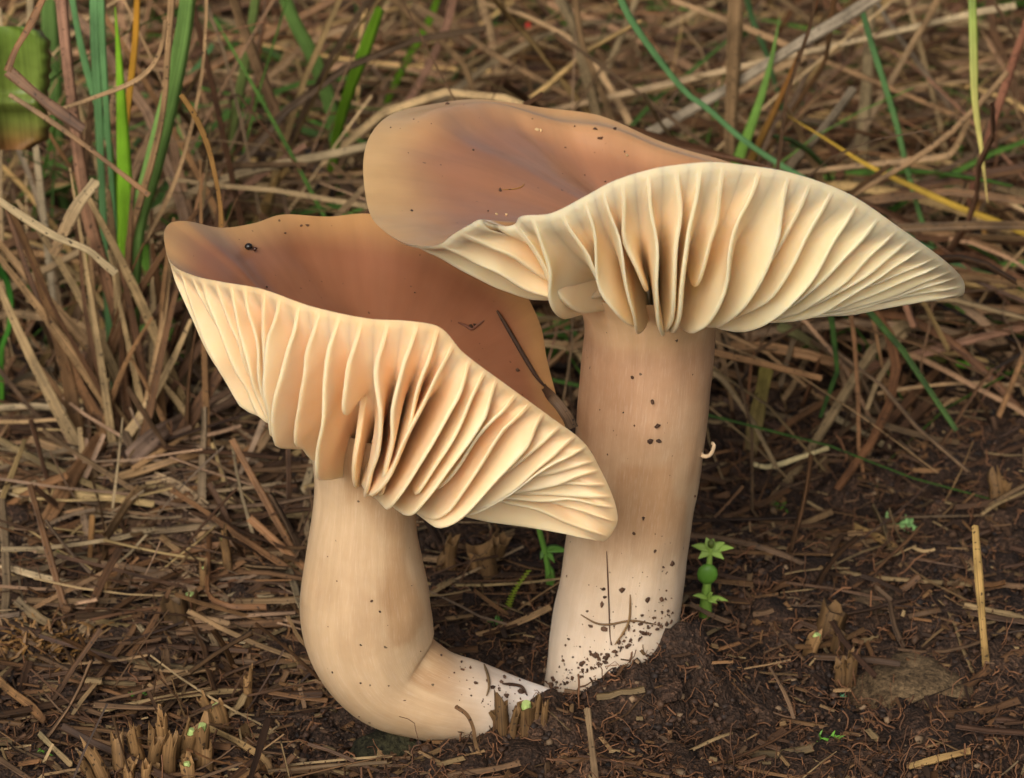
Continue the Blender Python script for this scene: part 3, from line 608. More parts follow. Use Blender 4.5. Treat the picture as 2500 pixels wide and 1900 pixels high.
ds('blackened broken stalk below the withered round leaf', [(20, 172), (70, 215), (120, 255), (168, 290)], 28, srgb(136, 102, 74), srgb(96, 70, 52), Y=52, lean=3)
ds('thin curling straw tip rising between the green leaves', [(404, 50), (398, 100), (385, 140), (365, 170), (327, 200), (240, 235), (154, 265)], 12, TAN*.9, TAN*.8, Y=62, lean=-6)
ds('thin stalk crossing low below the blackened broken stalk', [(23, 231), (100, 280), (169, 327), (246, 384), (330, 450)], 13, TAN*.8, BRN, Y=56, lean=5)
ds('pale flattened straw slanting down across the tussock', [(-10, 484), (60, 532), (135, 577), (215, 611), (250, 640)], 19, PALE*.95, PALE*.8, Y=40, lean=-4)
ds('thin upright pale straw right at the frame edge', [(-2, 19), (8, 130), (13, 231), (8, 320), (0, 384), (6, 620), (20, 900)], 12, PALE*.8, TAN*.8, lean=-4)
ds('pale upright straw in front of the withered round leaf', [(73, -20), (78, 130), (85, 308), (98, 450), (118, 620), (150, 900)], 17, PALE*.8, GRY*.8, lean=-6)
ds('greyish straw leaning from the frame edge into the tussock', [(10, 270), (40, 350), (77, 442), (100, 520), (120, 610), (170, 860)], 15, GRY*.8, TAN*.7, lean=-6)
ds('short frayed pale stalk piece in the dark of the tussock', [(131, 620), (160, 560), (192, 500), (215, 470)], 30, TAN*.9, PALE*.8, Y=58, lean=4)
ds('tan stalk bending down to touch the back of the taller cap', [(955, -10), (1000, 35), (1063, 88), (1105, 130), (1133, 161), (1150, 205), (1165, 260), (1170, 330)], 16, TAN*.85, TAN*.8, lean=-8)
ds('pinkish brown stalk slanting down to the taller cap', [(1110, -20), (1095, 55), (1075, 104), (1035, 185), (990, 261), (940, 340)], 22, PNK, PNK*.9, lean=-6)
ds('thin stalk crossing behind the pinkish stalk above the taller cap', [(1005, 10), (1080, 50), (1152, 96), (1200, 130), (1256, 161)], 14, TAN*.7, BRN*.8, lean=6, lift=12)
ds('stout tan stalk running down behind the middle of the taller cap', [(1355, -20), (1398, 58), (1420, 140), (1440, 215), (1460, 300), (1475, 380)], 26, PALE*.7, TAN*.8, lean=-6)
ds('slim tan stalk beside the stout one behind the taller cap', [(1404, -20), (1412, 60), (1425, 115), (1460, 205), (1500, 310), (1520, 380)], 17, TAN, TAN*.8, lean=-10)
ds('pair-crossing pale stalk behind the middle of the taller cap', [(1560, -20), (1530, 60), (1500, 130), (1471, 192), (1440, 250)], 18, PALE*.7, TAN*.7, lean=-2)
ds('thick grey weathered stalk slanting across the thatch beyond the taller cap', [(2150, -14), (2050, 50), (1958, 104), (1860, 165), (1754, 231), (1700, 262)], 28, GRY*1.1, GRY*.8, lean=-22, lift=14)
ds('straight tan stalk crossing the bent grey one beyond the taller cap', [(2300, -20), (2260, 55), (2219, 123), (2175, 200), (2131, 277), (2100, 330)], 17, TAN, GRY*.8, lean=-8)
ds('thin grey stalk crossing the straight tan one in an X', [(2130, -10), (2180, 70), (2227, 135), (2285, 215), (2334, 285), (2360, 330)], 13, GRY*.8, BRN, lean=-8)
ds('pale stalk lying nearly level along the top of the thatch', [(2480, 14), (2390, 30), (2304, 50), (2210, 72), (2123, 92)], 16, PALE*.85, TAN*.8, lean=10, lift=22)
ds('tan stalk slanting down beside the thick grey one', [(1640, 0), (1720, 30), (1800, 60), (1896, 100)], 14, TAN*.9, BRN, lean=8, lift=20)
ds('bent brown stalk with a knee beyond the taller cap', [(2036, -10), (2025, 70), (2010, 154), (1960, 230), (1910, 310), (1865, 377), (1830, 430)], 16, BRN*1.1, TAN*.8, lean=-8)
ds('flat greyish stalk reaching down to the taller cap rim', [(2084, 215), (2040, 275), (1996, 331), (1960, 370), (1930, 405), (1880, 480)], 24, GRY*.75, TAN*.7, lean=-6)
ds('short level straw with a kink at its end', [(2365, 290), (2340, 350), (2318, 380), (2250, 389), (2131, 402)], 14, TAN, TAN*.8, lean=4, lift=10)
ds('long thin stalk slanting up to the frame beyond the taller cap', [(2460, 175), (2420, 222), (2380, 265), (2320, 325), (2250, 377), (2180, 420), (2115, 457)], 14, TAN*.85, BRN, lean=10, lift=10)
ds('soft broad tan culm standing upright behind the taller cap', [(1796, -20), (1790, 120), (1785, 250), (1780, 370), (1776, 460)], 34, TAN*.7, TAN*.6, lean=-3, fold=.5)
ds('pale papery culm piece standing in the thatch', [(2121, 15), (2120, 90), (2116, 190), (2108, 285), (2105, 330)], 30, PALE*.85, PALE*.75, lean=-2, fold=.5)
ds('reddish brown stalk rising to the frame edge beside the mottled leaf', [(2512, 40), (2470, 160), (2440, 250), (2411, 338), (2385, 420), (2369, 470), (2362, 620), (2355, 760)], 20, srgb(160, 106, 80), srgb(120, 84, 64), lean=-6)
ds('orange straw running down to the earth near the end of the taller cap', [(2380, 480), (2400, 560), (2425, 640), (2450, 725), (2462, 770)], 14, srgb(168, 122, 58), TAN*.8, lean=-4)
ds('thin level straw lying over the dark hollow', [(2142, 961), (2230, 946), (2350, 936), (2488, 940)], 9, TAN, TAN*.9, lie=True, lift=4)
ds('pale straw lying in the dark hollow beside the straight stem', [(2015, 1007), (2090, 1048), (2173, 1095)], 14, PALE*.7, PALE*.6, lie=True, lift=2)
ds('bright cream bent straw lying beside the straight stem', [(1835, 1132), (1877, 1140), (1950, 1118), (2023, 1093)], 12, srgb(216, 196, 144), srgb(200, 180, 130), lie=True, lift=2.5)
ds('thick pale green and tan culm stump leaning beside the straight stem', [(1874, 895), (1860, 965), (1845, 1040), (1832, 1110)], 36, srgb(150, 136, 70), srgb(150, 126, 90), lean=-4, fold=.7)
ds('broad dark brown strip lying over the hollow', [(2290, 905), (2230, 965), (2175, 1025), (2123, 1082)], 26, srgb(112, 78, 50), srgb(94, 64, 42), lie=True, lift=3)
ds('second dark brown strip lying beside its twin over the hollow', [(2320, 925), (2250, 1000), (2200, 1050), (2160, 1098)], 24, srgb(96, 68, 44), srgb(84, 58, 40), lie=True, lift=2)
ds('smooth purple-brown stalk arching down under the taller cap', [(1900, 795), (1950, 818), (1996, 849), (2045, 890), (2084, 938), (2104, 976)], 22, srgb(110, 110, 66), srgb(112, 66, 54), lean=-2, fold=.6)
ds('frayed brown strip lying below the end of the taller cap', [(2110, 808), (2200, 825), (2284, 850), (2350, 920), (2411, 1007)], 18, srgb(140, 108, 70), srgb(110, 80, 52), lie=True, lift=4)
ds('tall golden straw standing upright in the dark earth', [(2380, 1283), (2384, 1340), (2390, 1420), (2398, 1520), (2407, 1625)], 19, srgb(186, 152, 92), srgb(168, 134, 82), Y=gpt(2407, 1625)[1], lean=-1, fold=.5)
ds('pale flat straw half sunk in dark earth below the small moss rosette', [(2084, 1283), (2140, 1310), (2192, 1341)], 17, srgb(176, 142, 88), srgb(150, 116, 70), lie=True, lift=1)
ds('pale splinter of straw lying on the earth below the sandy stone', [(2219, 1871), (2290, 1852), (2369, 1833)], 18, srgb(184, 150, 96), srgb(164, 128, 80), lie=True, lift=1.2)
ds('upright grey-brown straw piece planted in front of the mushrooms', [(1434, 1729), (1440, 1780), (1447, 1840), (1455, 1910)], 16, srgb(150, 124, 92), srgb(134, 108, 80), lean=-1)
ds('broad grey-brown weathered stem lying behind the shorter mushroom', [(315, 1122), (380, 1065), (461, 1018), (530, 985), (610, 950)], 40, srgb(132, 108, 90), srgb(112, 84, 62), lie=True, lift=3, fold=.55)
ds('narrow brown straw lying along the broad weathered stem', [(323, 1145), (400, 1098), (477, 1053), (560, 1020)], 14, srgb(150, 116, 78), srgb(130, 98, 64), lie=True, lift=3)
ds('flat split straw lying below the broad weathered stem', [(269, 1170), (350, 1148), (430, 1122), (496, 1103)], 20, srgb(156, 126, 88), srgb(128, 94, 60), lie=True, lift=2.5)
ds('broad split brown straw leaning on the litter below the tussock', [(111, 1275), (150, 1205), (185, 1149), (246, 1072)], 38, srgb(140, 104, 70), srgb(116, 82, 54), lie=True, lift=3, fold=.5)
ds('curled straw loop lying below the tussock', [(-10, 1030), (60, 1030), (140, 1025), (200, 1035), (255, 1000), (262, 960), (240, 920)], 10, srgb(166, 134, 92), srgb(150, 118, 80), lie=True, lift=4)
ds('long brown straw lying level beside the bent stem', [(240, 1420), (340, 1380), (440, 1350), (540, 1330), (640, 1325)], 16, srgb(124, 88, 56), srgb(112, 78, 50), lie=True, lift=2)
ds('speckled tan straw curving down to the cut stub clump', [(505, 1775), (560, 1800), (610, 1828), (650, 1858), (664, 1890)], 16, srgb(178, 148, 98), srgb(150, 116, 76), lie=True, lift=1.6)
ds('stiff brown straw standing upright in the litter', [(226, 1258), (222, 1320), (218, 1395)], 14, srgb(150, 112, 68), srgb(120, 84, 52), lean=-1)
ds('folded brown straw with a square bend near the bent stem', [(510, 1310), (508, 1380), (512, 1455), (560, 1480), (650, 1482)], 14, srgb(138, 96, 60), srgb(124, 86, 54), lie=True, lift=3)
ds('level dark straw lying beside the foot of the bent stem', [(430, 1545), (520, 1530), (600, 1525), (690, 1520)], 20, srgb(112, 84, 58), srgb(100, 72, 48), lie=True, lift=1.5)
ds('thin pointed straw leaning on the litter near the frame corner', [(178, 1745), (205, 1705), (232, 1672), (246, 1655)], 13, srgb(170, 140, 98), srgb(150, 118, 80), lie=True, lift=2)
ds('brown straw sloping from the frame edge in the corner litter', [(-10, 1655), (30, 1690), (70, 1720), (110, 1760)], 22, srgb(160, 120, 76), srgb(130, 92, 58), lie=True, lift=2)
ds('pale straw slanting over the corner litter near the stub clump', [(95, 1790), (130, 1825), (175, 1868)], 14, srgb(172, 150, 108), srgb(150, 124, 86), lie=True, lift=1.5)
ds('brown twig bent over the foot of the bent stem', [(1112, 1724), (1140, 1745), (1156, 1779), (1160, 1810), (1175, 1850), (1205, 1878), (1240, 1905)], 10, srgb(116, 84, 56), srgb(150, 120, 82), Y=-24, lean=-1, fold=.6)

# tussock of brown sheaths
def tussock():
    b = gpt(320, 1085); root = empty('dry_tussock', b); tag(root, 'dry brown grass tussock fanning up beside the shorter mushroom', 'grass tussock')
    for k in range(46):
        x = b[0]+rng.normal()*4.5; y = b[1]+rng.normal()*4+2; az = math.pi*(.5+.9*(rng.random()-.5)) if rng.random() < .3 else (math.pi if rng.random() < .62 else 0)+rng.normal()*.4
        P = bent_path((x, y, float(ground(x, y))-.5), az, math.radians(90-abs(rng.normal())*24), 16+34*rng.random(), rng.normal()*.35, 9, .2)
        if np.any(P[:, 1] < 34): continue
        c = PALG[rng.integers(5)]*(.7+.5*rng.random()); m = MB()
        ribbon(m, P, (.8+1.5*rng.random())*np.linspace(1.15, .35, 9), (rng.normal()*.5, -1, .3), c*.75, c*1.15, .45, .2, rng.normal()*.5); m.obj('dry_leaf', M['straw'], root)
tussock()

# ------------------------------------------------------------------ cut stubs, seedlings, moss, stones, dirt
def stub_clump(label, specs, cat='straw stubs', dark=1.0):
    b = gpt(*specs[0][:2]); root = empty('straw_stub_clump', b); tag(root, label, cat)
    for px, py, hpx, rpx, lean, green in specs:                    # base pixel, height, radius, sideways lean
        p = gpt(px, py); k = depth_of(p)/FPX; h = hpx*k/.9*(.55+.45*rng.random()); r = rpx*k*(1.0+.3*rng.random()); lean = lean+rng.normal()*.1
        tip = p+np.array([lean*h, rng.normal()*.12*h, h]); seg = 12; n = 5
        c = srgb(128, 94, 58)*dark*(.6+.5*rng.random()); c2 = srgb(152, 116, 74)*dark*(.75+.4*rng.random())
        P = smooth_path([p-np.array([0, 0, 2]), (p+tip)/2+rng.normal(size=3)*.15, tip], n); m = MB()
        V = tube(m, P, r*np.array([1.1, 1.05, .95, .9, .95]), c*.7, c2, seg, False)
        an_ = np.tile(np.arange(seg), n); cen = np.repeat(P, seg, 0); m.v[-1] = cen+(m.v[-1]-cen)*(.72+.5*rng.random(seg))[an_][:, None]; V = m.v[-1].reshape(n, seg, 3)
        # torn hollow end
        V = V.copy(); jag = (rng.random(seg)**2-.25)*h*.5; ax = (P[-1]-P[-2])/np.linalg.norm(P[-1]-P[-2])
        m.v[-1] = m.v[-1].copy(); m.v[-1][-seg:] += jag[:, None]*ax
        top = m.v[-1][-seg:]; inn = P[-1]+(top-P[-1])*.78; low = P[-1]+(V[-1]-P[-1])*.6-ax*r*1.6
        f = [(k_, (k_+1) % seg, seg+(k_+1) % seg, seg+k_) for k_ in range(seg)]+[(seg+k_, seg+(k_+1) % seg, 2*seg+(k_+1) % seg, 2*seg+k_) for k_ in range(seg)]
        m.add(np.vstack([top, inn, low]), f, c2*1.05); m.add(np.vstack([low, low.mean(0)[None]]), [(k_, (k_+1) % seg, seg) for k_ in range(seg)], c2*.5)
        so_ = m.obj('hollow_stub', M['straw'], root)
        if green:
            g = MB(); Q = smooth_path([P[-2], tip+ax*r*.25], 4); tube(g, Q, r*np.array([.5, .55, .55, .45]), srgb(150, 176, 92), srgb(190, 210, 130), 8); g.obj('green_core', M['green'], so_)
stub_clump('dense clump of cut hollow straw stubs with two green cores', [(455, 1905, 90, 13, .02, 0), (300, 1895, 90, 17, -.12, 0), (330, 1885, 110, 12, -.2, 0), (352, 1880, 125, 13, -.1, 0), (375, 1890, 130, 15, -.05, 0), (395, 1870, 140, 12, .05, 0), (412, 1905, 110, 16, 0, 0), (432, 1880, 120, 13, .1, 0), (455, 1880, 110, 14, .02, 1), (482, 1880, 125, 20, .04, 1), (505, 1900, 100, 12, .1, 0), (318, 1915, 70, 14, .02, 0), (360, 1915, 75, 12, .1, 0), (390, 1915, 70, 14, -.05, 0), (462, 1930, 90, 17, -.1, 1), (345, 1840, 100, 11, -.3, 0), (370, 1845, 110, 11, -.1, 0), (270, 1920, 110, 16, -.35, 0), (235, 1915, 100, 12, -.45, 0)])
stub_clump('pair of pale cut straw stubs with a green core, apart from the dense clump', [(545, 1775, 90, 17, -.35, 1), (530, 1770, 75, 10, -.45, 0), (610, 1740, 105, 9, -.15, 0)])
stub_clump('dark brown rotten cut stubs near the bent stem', [(440, 1525, 85, 32, -.18, 0), (470, 1500, 70, 19, .02, 1)], dark=.4)
stub_clump('short pale straw stubs in front of the foot of the bent stem', [(1230, 1790, 82, 16, -.05, 0), (1212, 1785, 85, 13, -.1, 0), (1247, 1795, 75, 9, .05, 0), (1283, 1775, 68, 19, .02, 1), (1308, 1760, 72, 8, .05, 0), (1325, 1765, 75, 9, .05, 0), (1262, 1770, 60, 8, .05, 0)], dark=.72)
stub_clump('tan cut stubs standing between the two stems', [(1100, 1390, 75, 15, .05, 0), (1080, 1395, 60, 12, .1, 0), (1175, 1395, 90, 30, -.08, 0), (1205, 1385, 80, 18, .05, 0)], dark=.8)
stub_clump('broken reddish brown stubs beside the sandy stone', [(2020, 1540, 70, 26, .08, 0), (2045, 1590, 40, 18, .1, 0), (2075, 1670, 75, 14, .02, 0), (2050, 1665, 70, 15, 0, 0)], dark=.55)
stub_clump('pale greenish stub poking up from the dark earth beside the sandy stone', [(1975, 1600, 72, 17, .12, 1)])
stub_clump('split brown stub standing upright under the end of the taller cap', [(2432, 1230, 95, 16, .05, 0), (2445, 1225, 75, 10, .15, 0)], dark=.62)
stub_clump('slim upright straw stubs in the litter beside the bent stem', [(560, 1410, 110, 10, -.02, 1), (498, 1455, 90, 9, -.12, 1), (270, 1470, 60, 9, .1, 0)], dark=.7)

def leaf(P0, d, L, w, c, up=(0, 0, 1), cup=.25, n=8):
    t = np.linspace(0, 1, n); d = np.asarray(d, float)/np.linalg.norm(d); P = np.asarray(P0)+d*(t*L)[:, None]+np.array([0, 0, 1.0])*(np.sin(t*math.pi)*L*.08)[:, None]
    m = MB(); ribbon(m, P, w*np.clip(np.sin((t*.93+.07)**.8*math.pi), .06, 1), np.asarray(up, float)+np.array([0, -.6, 0]), c*.85, c*1.1, cup, .12); return m
def seedling_a():
    base = gpt(1722, 1500); Y = base[1]; k = depth_of(base)/FPX; g = srgb(152, 182, 84); root = empty('seedling', base)
    tag(root, 'small green seedling with a round leaf and leaf rosette beside the straight stem', 'seedling')
    m = MB(); tube(m, smooth_path([base-np.array([0, 0, 2]), at(1724, 1455, Y), at(1727, 1420, Y), at(1732, 1370, Y), at(1735, 1338, Y)], 12), np.interp(np.linspace(0, 1, 12), [0, .3, .6, 1], [20, 15, 9, 6])*k, srgb(104, 146, 50), g, 10); m.obj('stem', M['plain'], root)
    m = MB(); v = at(1727, 1402, Y-.4)+ICO2*np.array([26, 10, 28])*k; m.add(v, ICO2F, srgb(100, 148, 52)); m.obj('disc_leaf', M['plain'], root)  # flattened ball for the round leaf that faces the camera
    c0 = at(1735, 1345, Y)
    for dx, dy, L in [(-46, -10, 48), (-24, 18, 36), (24, 18, 38), (58, -2, 58), (34, -20, 40), (-10, -34, 34), (6, -30, 30)]:
        leaf(c0, (dx, -abs(dx)*.25 if dy > 0 else 12, -dy*.8), L*k, 21*k, g*1.1, (0, -.5, 1)).obj('leaf', M['plain'], root)
    m = MB(); m.add(at(1736, 1328, Y)+ICO2*np.array([9, 9, 13])*k, ICO2F, srgb(96, 110, 44)); m.obj('bud', M['plain'], root)
    c0 = at(1728, 1462, Y-.8)
    for dx, dy, L in [(-38, -14, 42), (48, 0, 50), (24, 8, 26), (14, -26, 26)]:
        leaf(c0, (dx, -12, -dy), L*k, 17*k, g*1.15).obj('leaf', M['plain'], root)
seedling_a()
def seedling_b():
    base = gpt(1340, 1440); Y = base[1]; k = depth_of(base)/FPX; g = srgb(104, 150, 60); root = empty('seedling', base)
    tag(root, 'thin green seedling hanging its leaves in the gap between the two stems', 'seedling')
    m = MB(); tube(m, smooth_path([base-np.array([0, 0, 1]), at(1338, 1390, Y), at(1330, 1345, Y), at(1318, 1300, Y), at(1308, 1245, Y)], 12), np.linspace(8, 6, 12)*k, g, srgb(120, 170, 70), 8); m.obj('stem', M['plain'], root)
    c0 = at(1330, 1343, Y)
    for dx, dy, L, w in [(52, 2, 58, 24), (-8, 18, 26, 14), (20, 26, 40, 18), (8, 34, 34, 16), (14, 66, 70, 22), (30, -12, 30, 10)]:
        leaf(c0 if L < 65 else at(1338, 1380, Y), (dx, -6, -dy), L*k, w*k, g*(.8+.5*rng.random())).obj('leaf', M['plain'], root)
seedling_b()
def moss(px, py, size, label, c, n=34, lift=.6, spread=.9, group=None):
    b = gpt(px, py); k = depth_of(b)/FPX; R = size*k; m = MB()
    for q in range(n):
        az = rng.random()*6.28; el = rng.random()*1.3+.1; o = b+np.array([rng.normal()*R*.4*spread, rng.normal()*R*.3, R*.15*rng.random()]); L = R*(.35+.5*rng.random())
        P = bent_path(o, az, el, L, .7, 4); ribbon(m, P, L*.28*np.array([.8, 1, .7, .1]), (0, -.7, 1), c*(.6+.5*rng.random()), c*(.9+.6*rng.random()), .5, .15)
    o = m.obj('moss_sprig', M['plain'], None, b); tag(o, label, 'moss', group)
MG = srgb(96, 150, 46)
moss(2107, 862, 38, 'bright green moss tuft under the right end of the taller cap', MG, 40)
moss(2211, 1290, 42, 'pale green glossy moss rosette on the dark earth', srgb(140, 184, 110), 30)
moss(2027, 1810, 36, 'single green moss frond on the dark earth in front', MG*.9, 22)
moss(1912, 1240, 24, 'tiny green moss speck beside the straight stem', MG*.8, 18)
moss(1215, 1525, 30, 'dark green moss sprig on the shaded earth between the stems', MG*.5, 24)
moss(340, 1708, 26, 'small green moss bits on the litter beside the pair of stubs', MG*.8, 18)
moss(115, 1845, 30, 'green moss tuft in the corner litter', MG*.7, 24)
moss(1255, 1848, 24, 'deep green moss below the short pale stubs', MG*.5, 22)
moss(1315, 1842, 26, 'deep green moss patch on the front earth near the planted straw', MG*.45, 22)
moss(135, 1362, 26, 'small green moss shoots in the litter below the tussock', MG*.7, 16)
moss(1530, 230, 60, 'dim feathery green moss behind the taller cap', MG*.45, 50)
moss(1840, 1480, 12, 'speck of green moss near the seedling', MG*.6, 8)
moss(2055, 1700, 14, 'blue-green moss speck beside the sandy stone', srgb(90, 140, 100), 8)
m_ = MB()                                                           # golden brown moss cushion
b_ = gpt(95, 1575)
for q in range(190):
    o_ = b_+np.array([rng.normal()*3.4, rng.normal()*3.4, 0]); o_[2] = float(ground(o_[0], o_[1]))+.3
    P_ = bent_path(o_, rng.random()*6.28, .4+rng.random()*.9, 1.2+1.6*rng.random(), .6, 4); ribbon(m_, P_, .5*np.array([.7, 1, .7, .1]), (0, -.7, 1), srgb(104, 74, 38)*(.5+.6*rng.random()), srgb(146, 106, 56)*(.6+.6*rng.random()), .5, .15)
tag(m_.obj('moss_cushion', M['plain'], None, b_), 'golden brown moss cushion in the litter at the frame side', 'moss')
# fern-like sprig between the stems
m_ = MB(); P_ = smooth_path([gpt(1235, 1495), at(1258, 1440, gpt(1235, 1495)[1]-1), at(1290, 1395, gpt(1235, 1495)[1]-1)], 16); tube(m_, P_, .12, srgb(120, 130, 40), None, 5)
for i in range(1, 16):
    for s_ in (-1, 1): ribbon(m_, smooth_path([P_[i], P_[i]+np.array([s_*.55, -.3, .25])*(1-.02*i)], 3), np.array([.25, .22, .04]), (0, -1, .4), srgb(130, 150, 40), None, .3, .2)
tag(m_.obj('moss_sprig', M['plain'], None, P_[0]), 'thin upright feathery moss strand in the gap between the stems', 'moss')
def stone(px, py, rad, sink, label, c, seed):
    b = gpt(px, py); n = (fbm(ICO4*1.6+seed, 4)-.5)*.55+(fbm(ICO4*6+seed, 3)-.5)*.12
    v = b+ICO4*(1+n)[:, None]*np.array(rad)-np.array([0, 0, sink]); m = MB(); m.add(v, ICO4F, c*(.75+.5*fbm(ICO4*3+seed+9, 3))[:, None])
    tag(m.obj('stone', M['stone'], None, b), label, 'stone')
stone(2235, 1660, (9.5, 8, 4.6), 2.9, 'sandy pale stone half buried in the dark earth', srgb(104, 86, 64), 4)
stone(2140, 1465, (6.0, 5.0, 3.2), 2.0, 'smaller sandy lump behind the half buried stone', srgb(84, 68, 52), 8)
stone(962, 1835, (5.6, 4.0, 4.2), 1.2, 'dark greenish stone under the bent stem', srgb(52, 50, 34), 12)
# withered round leaf at the frame edge
def withered_leaf():
    Y = 74; nu, nv = 16, 26; m = MB(); V = []; C = []
    for j in range(nv):
        t = j/(nv-1); py = 66+300*t; xr = np.interp(t, [0, .04, .1, .3, .55, .62, .66, .8, .92, 1], [60, 100, 120, 124, 118, 104, 112, 124, 116, 70])+4*math.sin(j*2.3)
        for i in range(nu):
            u = i/(nu-1); px = -70+(xr+70)*u; y = Y+5*math.sin(u*2.4)+3*t-2.5*math.exp(-((t-.62)/.05)**2)+(4*(u-.9)*10 if u > .9 else 0)
            V.append(at(px, py, y)); c = srgb(108, 132, 52)*(1-t)+srgb(118, 126, 58)*t
            w = float(sm(.72, 1, t)); c = c*(1-w)+srgb(132, 92, 52)*w; w = float(sm(.93, .99, u)); c = c*(1-w)+srgb(96, 58, 36)*w
            c = c*(.75+.5*float(fbm([px/30, py/30, 1.0], 3))); C.append(c)
    V = np.array(V); C = np.array(C); idx = np.arange(nu*nv).reshape(nv, nu); f = np.stack([idx[:-1, :-1], idx[:-1, 1:], idx[1:, 1:], idx[1:, :-1]], -1).reshape(-1, 4)
    root = empty('withered_leaf', gpt(-20, 900)); tag(root, 'broad green leaf with a brown withered edge behind dry straws', 'leaf')
    U = np.stack([V[:, 0]/3, V[:, 2], 0*V[:, 0]], -1); m.add(V, f, C, U); m.add(V+np.array([0, .35, 0]), f[:, ::-1], C, U); m.obj('leaf_blade', M['green'], root)
    p = MB(); tube(p, smooth_path([at(-10, 350, Y+2), at(-20, 560, Y+4), gpt(-20, 900)-np.array([0, 0, 1])], 10), .6, srgb(120, 100, 50), srgb(110, 80, 50), 8); p.obj('leaf_stalk', M['green'], root)
withered_leaf()

# dirt, twig and torn skin on the mushrooms
def hit(px, py, which):
    best = None
    for bv in which:
        r = bv.ray_cast(Vector(CAMP), Vector(ray(px, py)).normalized())
        if r[0] is not None and (best is None or r[3] < best[3]): best = r
    if best is None: return None
    n = np.array(best[1]); p = np.array(best[0])
    if np.dot(n, ray(px, py)) > 0: n = -n
    return p, n
capL, stL = CAPBVH[3]; capR, stR = CAPBVH[5]
def specks():
    m = MB()
    def one(px, py, which, r, c):
        h = hit(px, py, which)
        if h is None: return
        p, n = h; v = p+n*r*.25+ICO1*r*(.5+.9*rng.random((12, 1)))*(.6+.8*rng.random(3)); m.add(v, ICO1F, c*(.5+.8*rng.random()))
    D = srgb(80, 55, 37)
    for q in range(70): 
        x_ = 1345+300*rng.random(); one(x_, np.interp(x_, [1345, 1645], [1690, 1500])-abs(rng.normal())*110+10, [stR], .06+.2*rng.random()**3, D)
    for q in range(170):
        x_ = 1345+300*rng.random(); one(x_, np.interp(x_, [1345, 1645], [1695, 1510])-abs(rng.normal())*28+6, [stR], .08+.3*rng.random()**2, D)
    for a_, b_, r in [(1310, 318, .26), (1320, 320, .2), (1530, 380, .24), (1212, 523, .16), (1236, 525, .15)]: one(a_, b_, [capR], r, srgb(226, 190, 136))
    for q in range(12): one(1390+320*rng.random(), 830+450*rng.random(), [stR], .06+.16*rng.random()**3, D)
    for a_, b_, r in [(1592, 980, .34), (1604, 1040, .32), (1608, 1076, .36), (1586, 1078, .3), (1544, 922, .2), (1470, 1477, .4), (1518, 1440, .34), (1640, 1375, .4)]: one(a_, b_, [stR], r, D)
    for q in range(55): 
        u = rng.random()**.6; one(1060+220*u, 1590+75*u+110*rng.random(), [stL], .07+.25*rng.random()**3, D)
    for q in range(12): one(745+290*rng.random(), 1330+420*rng.random(), [stL], .07+.14*rng.random()**2, D)
    for q in range(20): one(930+700*rng.random(), 255+270*rng.random(), [capR, capL], .06+.12*rng.random()**2, D)
    for a_, b_, r in [(1221, 466, .3), (1093, 255, .25), (1453, 315, .24), (1464, 338, .28), (1500, 316, .26), (1102, 593, .3)]: one(a_, b_, [capR], r, D)
    for q in range(16): one(450+880*rng.random(), 560+330*rng.random(), [capL], .06+.12*rng.random()**2, D)
    for a_, b_, r in [(1263, 905, .3), (735, 552, .25), (750, 551, .2), (1150, 800, .35), (1160, 795, .3)]: one(a_, b_, [capL], r, D)
    tag(m.obj('dirt_specks', M['crumb'], smooth=False), 'dark specks of earth stuck to the mushroom stems and caps', 'dirt', kind='stuff')
specks()
def on_surface(name, label, cat, pts, which, r, c0, c1=None, off=.2, mat_='straw', rib=False):
    P = []
    for a_, b_ in pts:
        h = hit(a_, b_, which)
        if h is not None: P.append(h[0]+h[1]*off)
    Q = smooth_path(P, 4*len(P)); m = MB()
    tube(m, Q, .7*r*np.clip(1.2-.7*np.abs(np.linspace(-1, 1, len(Q)))**3, .2, 2), c0, c1, 6)
    tag(m.obj(name, M[mat_], None, Q[0]), label, cat)
on_surface('twig', 'thin dark twig lying on the inner face of the shorter cap', 'twig', [(1212, 762), (1240, 810), (1275, 870), (1305, 920), (1330, 950)], [capL], .33, srgb(92, 70, 52), srgb(70, 50, 38), .3)
m_ = MB(); Pt = [hit(1330, 948, [capL])[0]+np.array([0, -.4, .3]), at(1352, 975, -9), at(1378, 1005, -9.5), at(1398, 1045, -9.6)]
ribbon(m_, smooth_path(Pt, 10), np.linspace(.9, 1.4, 10), (0, -1, .3), srgb(84, 62, 46), srgb(110, 86, 62), .5, .3); tag(m_.obj('dry_leaf_shred', M['straw'], None, Pt[0]), 'shrivelled brown leaf shred wedged between the shorter cap and the straight stem', 'dry leaf')
on_surface('rootlet', 'straight dark rootlet standing against the base of the straight stem', 'rootlet', [(1482, 1345), (1485, 1420), (1487, 1480), (1490, 1560), (1494, 1575)], [stR], .10, srgb(74, 44, 28), None, .15)
on_surface('rootlet', 'branched tan rootlet stuck across the base of the straight stem', 'rootlet', [(1420, 1500), (1455, 1520), (1485, 1524), (1540, 1514), (1600, 1524)], [stR], .16, srgb(120, 92, 62), None, .2)
on_surface('rootlet', 'forked tan rootlet slanting up the straight stem base', 'rootlet', [(1500, 1572), (1520, 1545), (1536, 1510), (1538, 1450)], [stR], .17, srgb(140, 110, 72), None, .3)
on_surface('straw_bit', 'thin straw bit stuck on the white foot of the bent stem', 'straw', [(1180, 1625), (1190, 1655), (1192, 1680), (1186, 1700)], [stL], .22, srgb(120, 96, 66), None, .2)
on_surface('rootlet', 'dark crumbly rootlet on the white foot of the bent stem', 'rootlet', [(1225, 1672), (1250, 1674), (1272, 1680), (1285, 1700)], [stL], .24, srgb(70, 48, 34), None, .2)
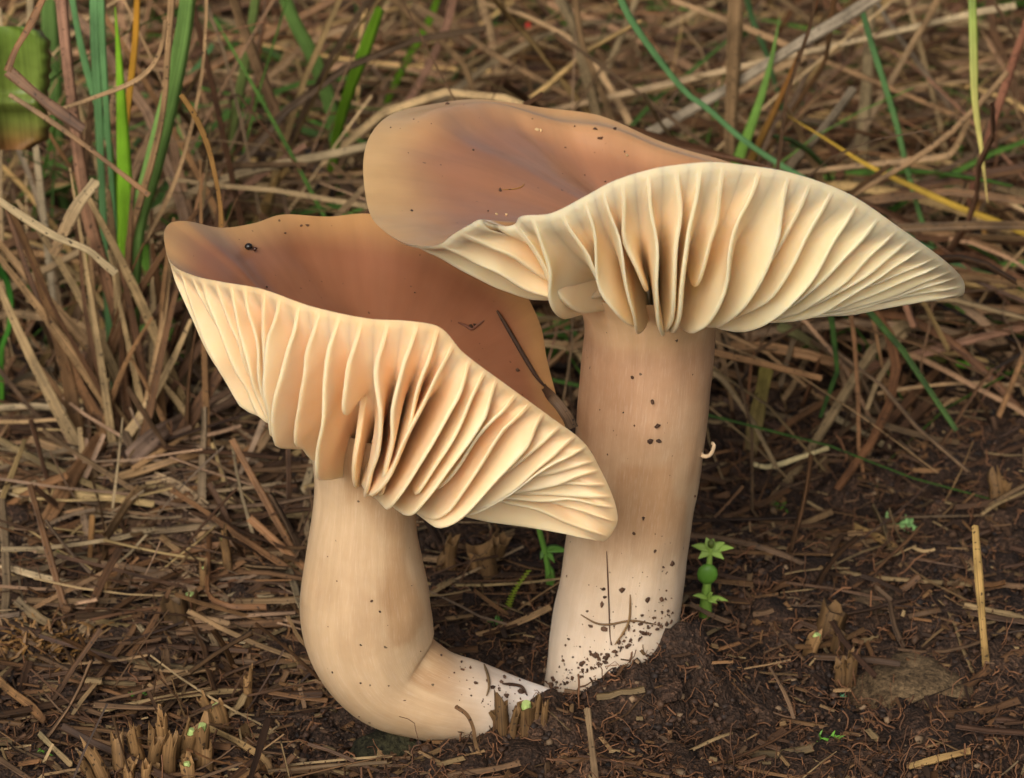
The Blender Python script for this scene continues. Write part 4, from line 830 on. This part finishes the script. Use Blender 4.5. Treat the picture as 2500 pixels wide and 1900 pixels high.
on_surface('fibre', 'fine pale yellow fibre on the upper face of the taller cap', 'fibre', [(1225, 465), (1255, 463), (1272, 458), (1280, 450)], [capR], .06, srgb(190, 140, 60), None, .1)
on_surface('leaf_shred', 'tiny brown leaf shred on the inner face of the shorter cap', 'dry leaf', [(1117, 790), (1135, 797), (1150, 806), (1165, 796), (1180, 785)], [capL], .2, srgb(120, 72, 50), srgb(150, 110, 90), .2)
h_ = hit(604, 606, [capL]); m_ = MB(); m_.add(h_[0]+h_[1]*.3+ICO2*np.array([.5, .45, .42]), ICO2F, srgb(24, 18, 16)); m_.add(h_[0]+h_[1]*.2+np.array([.75, -.1, -.25])+ICO1*.36*(.6+.6*rng.random((12, 1))), ICO1F, srgb(60, 32, 20))
tag(m_.obj('glossy_crumb', M['wet'], None, h_[0]), 'tiny shiny black crumb on the inner face of the shorter cap', 'crumb')
# curl of torn skin on the straight stem
p0 = at(1712, 1085, -1); a_ = np.linspace(0, 1, 12); Pc = [at(1706, 1075, -1), at(1708, 1100, -2), at(1718, 1114, -3), at(1732, 1112, -3), at(1740, 1100, -3), at(1743, 1086, -3), at(1738, 1082, -2.5)]
m_ = MB(); ribbon(m_, smooth_path(Pc, 18), np.linspace(.7, .4, 18), (0, -1, .2), srgb(204, 172, 136), None, .3, .5); m_.obj('torn_skin', M['stem'], mush_r[0])
# small red seed heads
for a_, b_, Y_, lab in [(2238, 797, None, 'tiny red seed capsule on a straw under the end of the taller cap'), (1290, 62, None, 'tiny red seed capsule on a curled straw high behind the taller cap')]:
    p_ = gpt(a_, b_, 5 if b_ > 500 else 22); k_ = depth_of(p_)/FPX; m_ = MB(); m_.add(p_+ICO2*np.array([6, 6, 9])*k_, ICO2F, srgb(214, 58, 44))
    c_ = MB(); r_ = empty('seed_capsule', p_); tag(r_, lab, 'seed'); m_.obj('capsule', M['plain'], r_)
    c_ = MB(); tube(c_, smooth_path([p_+np.array([.3, 0, .8]), p_+np.array([-.6, .5, -2]), np.array([p_[0]-1.6, p_[1]+1, float(ground(p_[0]-1.6, p_[1]+1))])], 8), .22, srgb(150, 120, 76), None, 6); c_.obj('stalk', M['straw'], r_)
for o in bpy.data.objects:
    if '_o' in o: del o['_o']
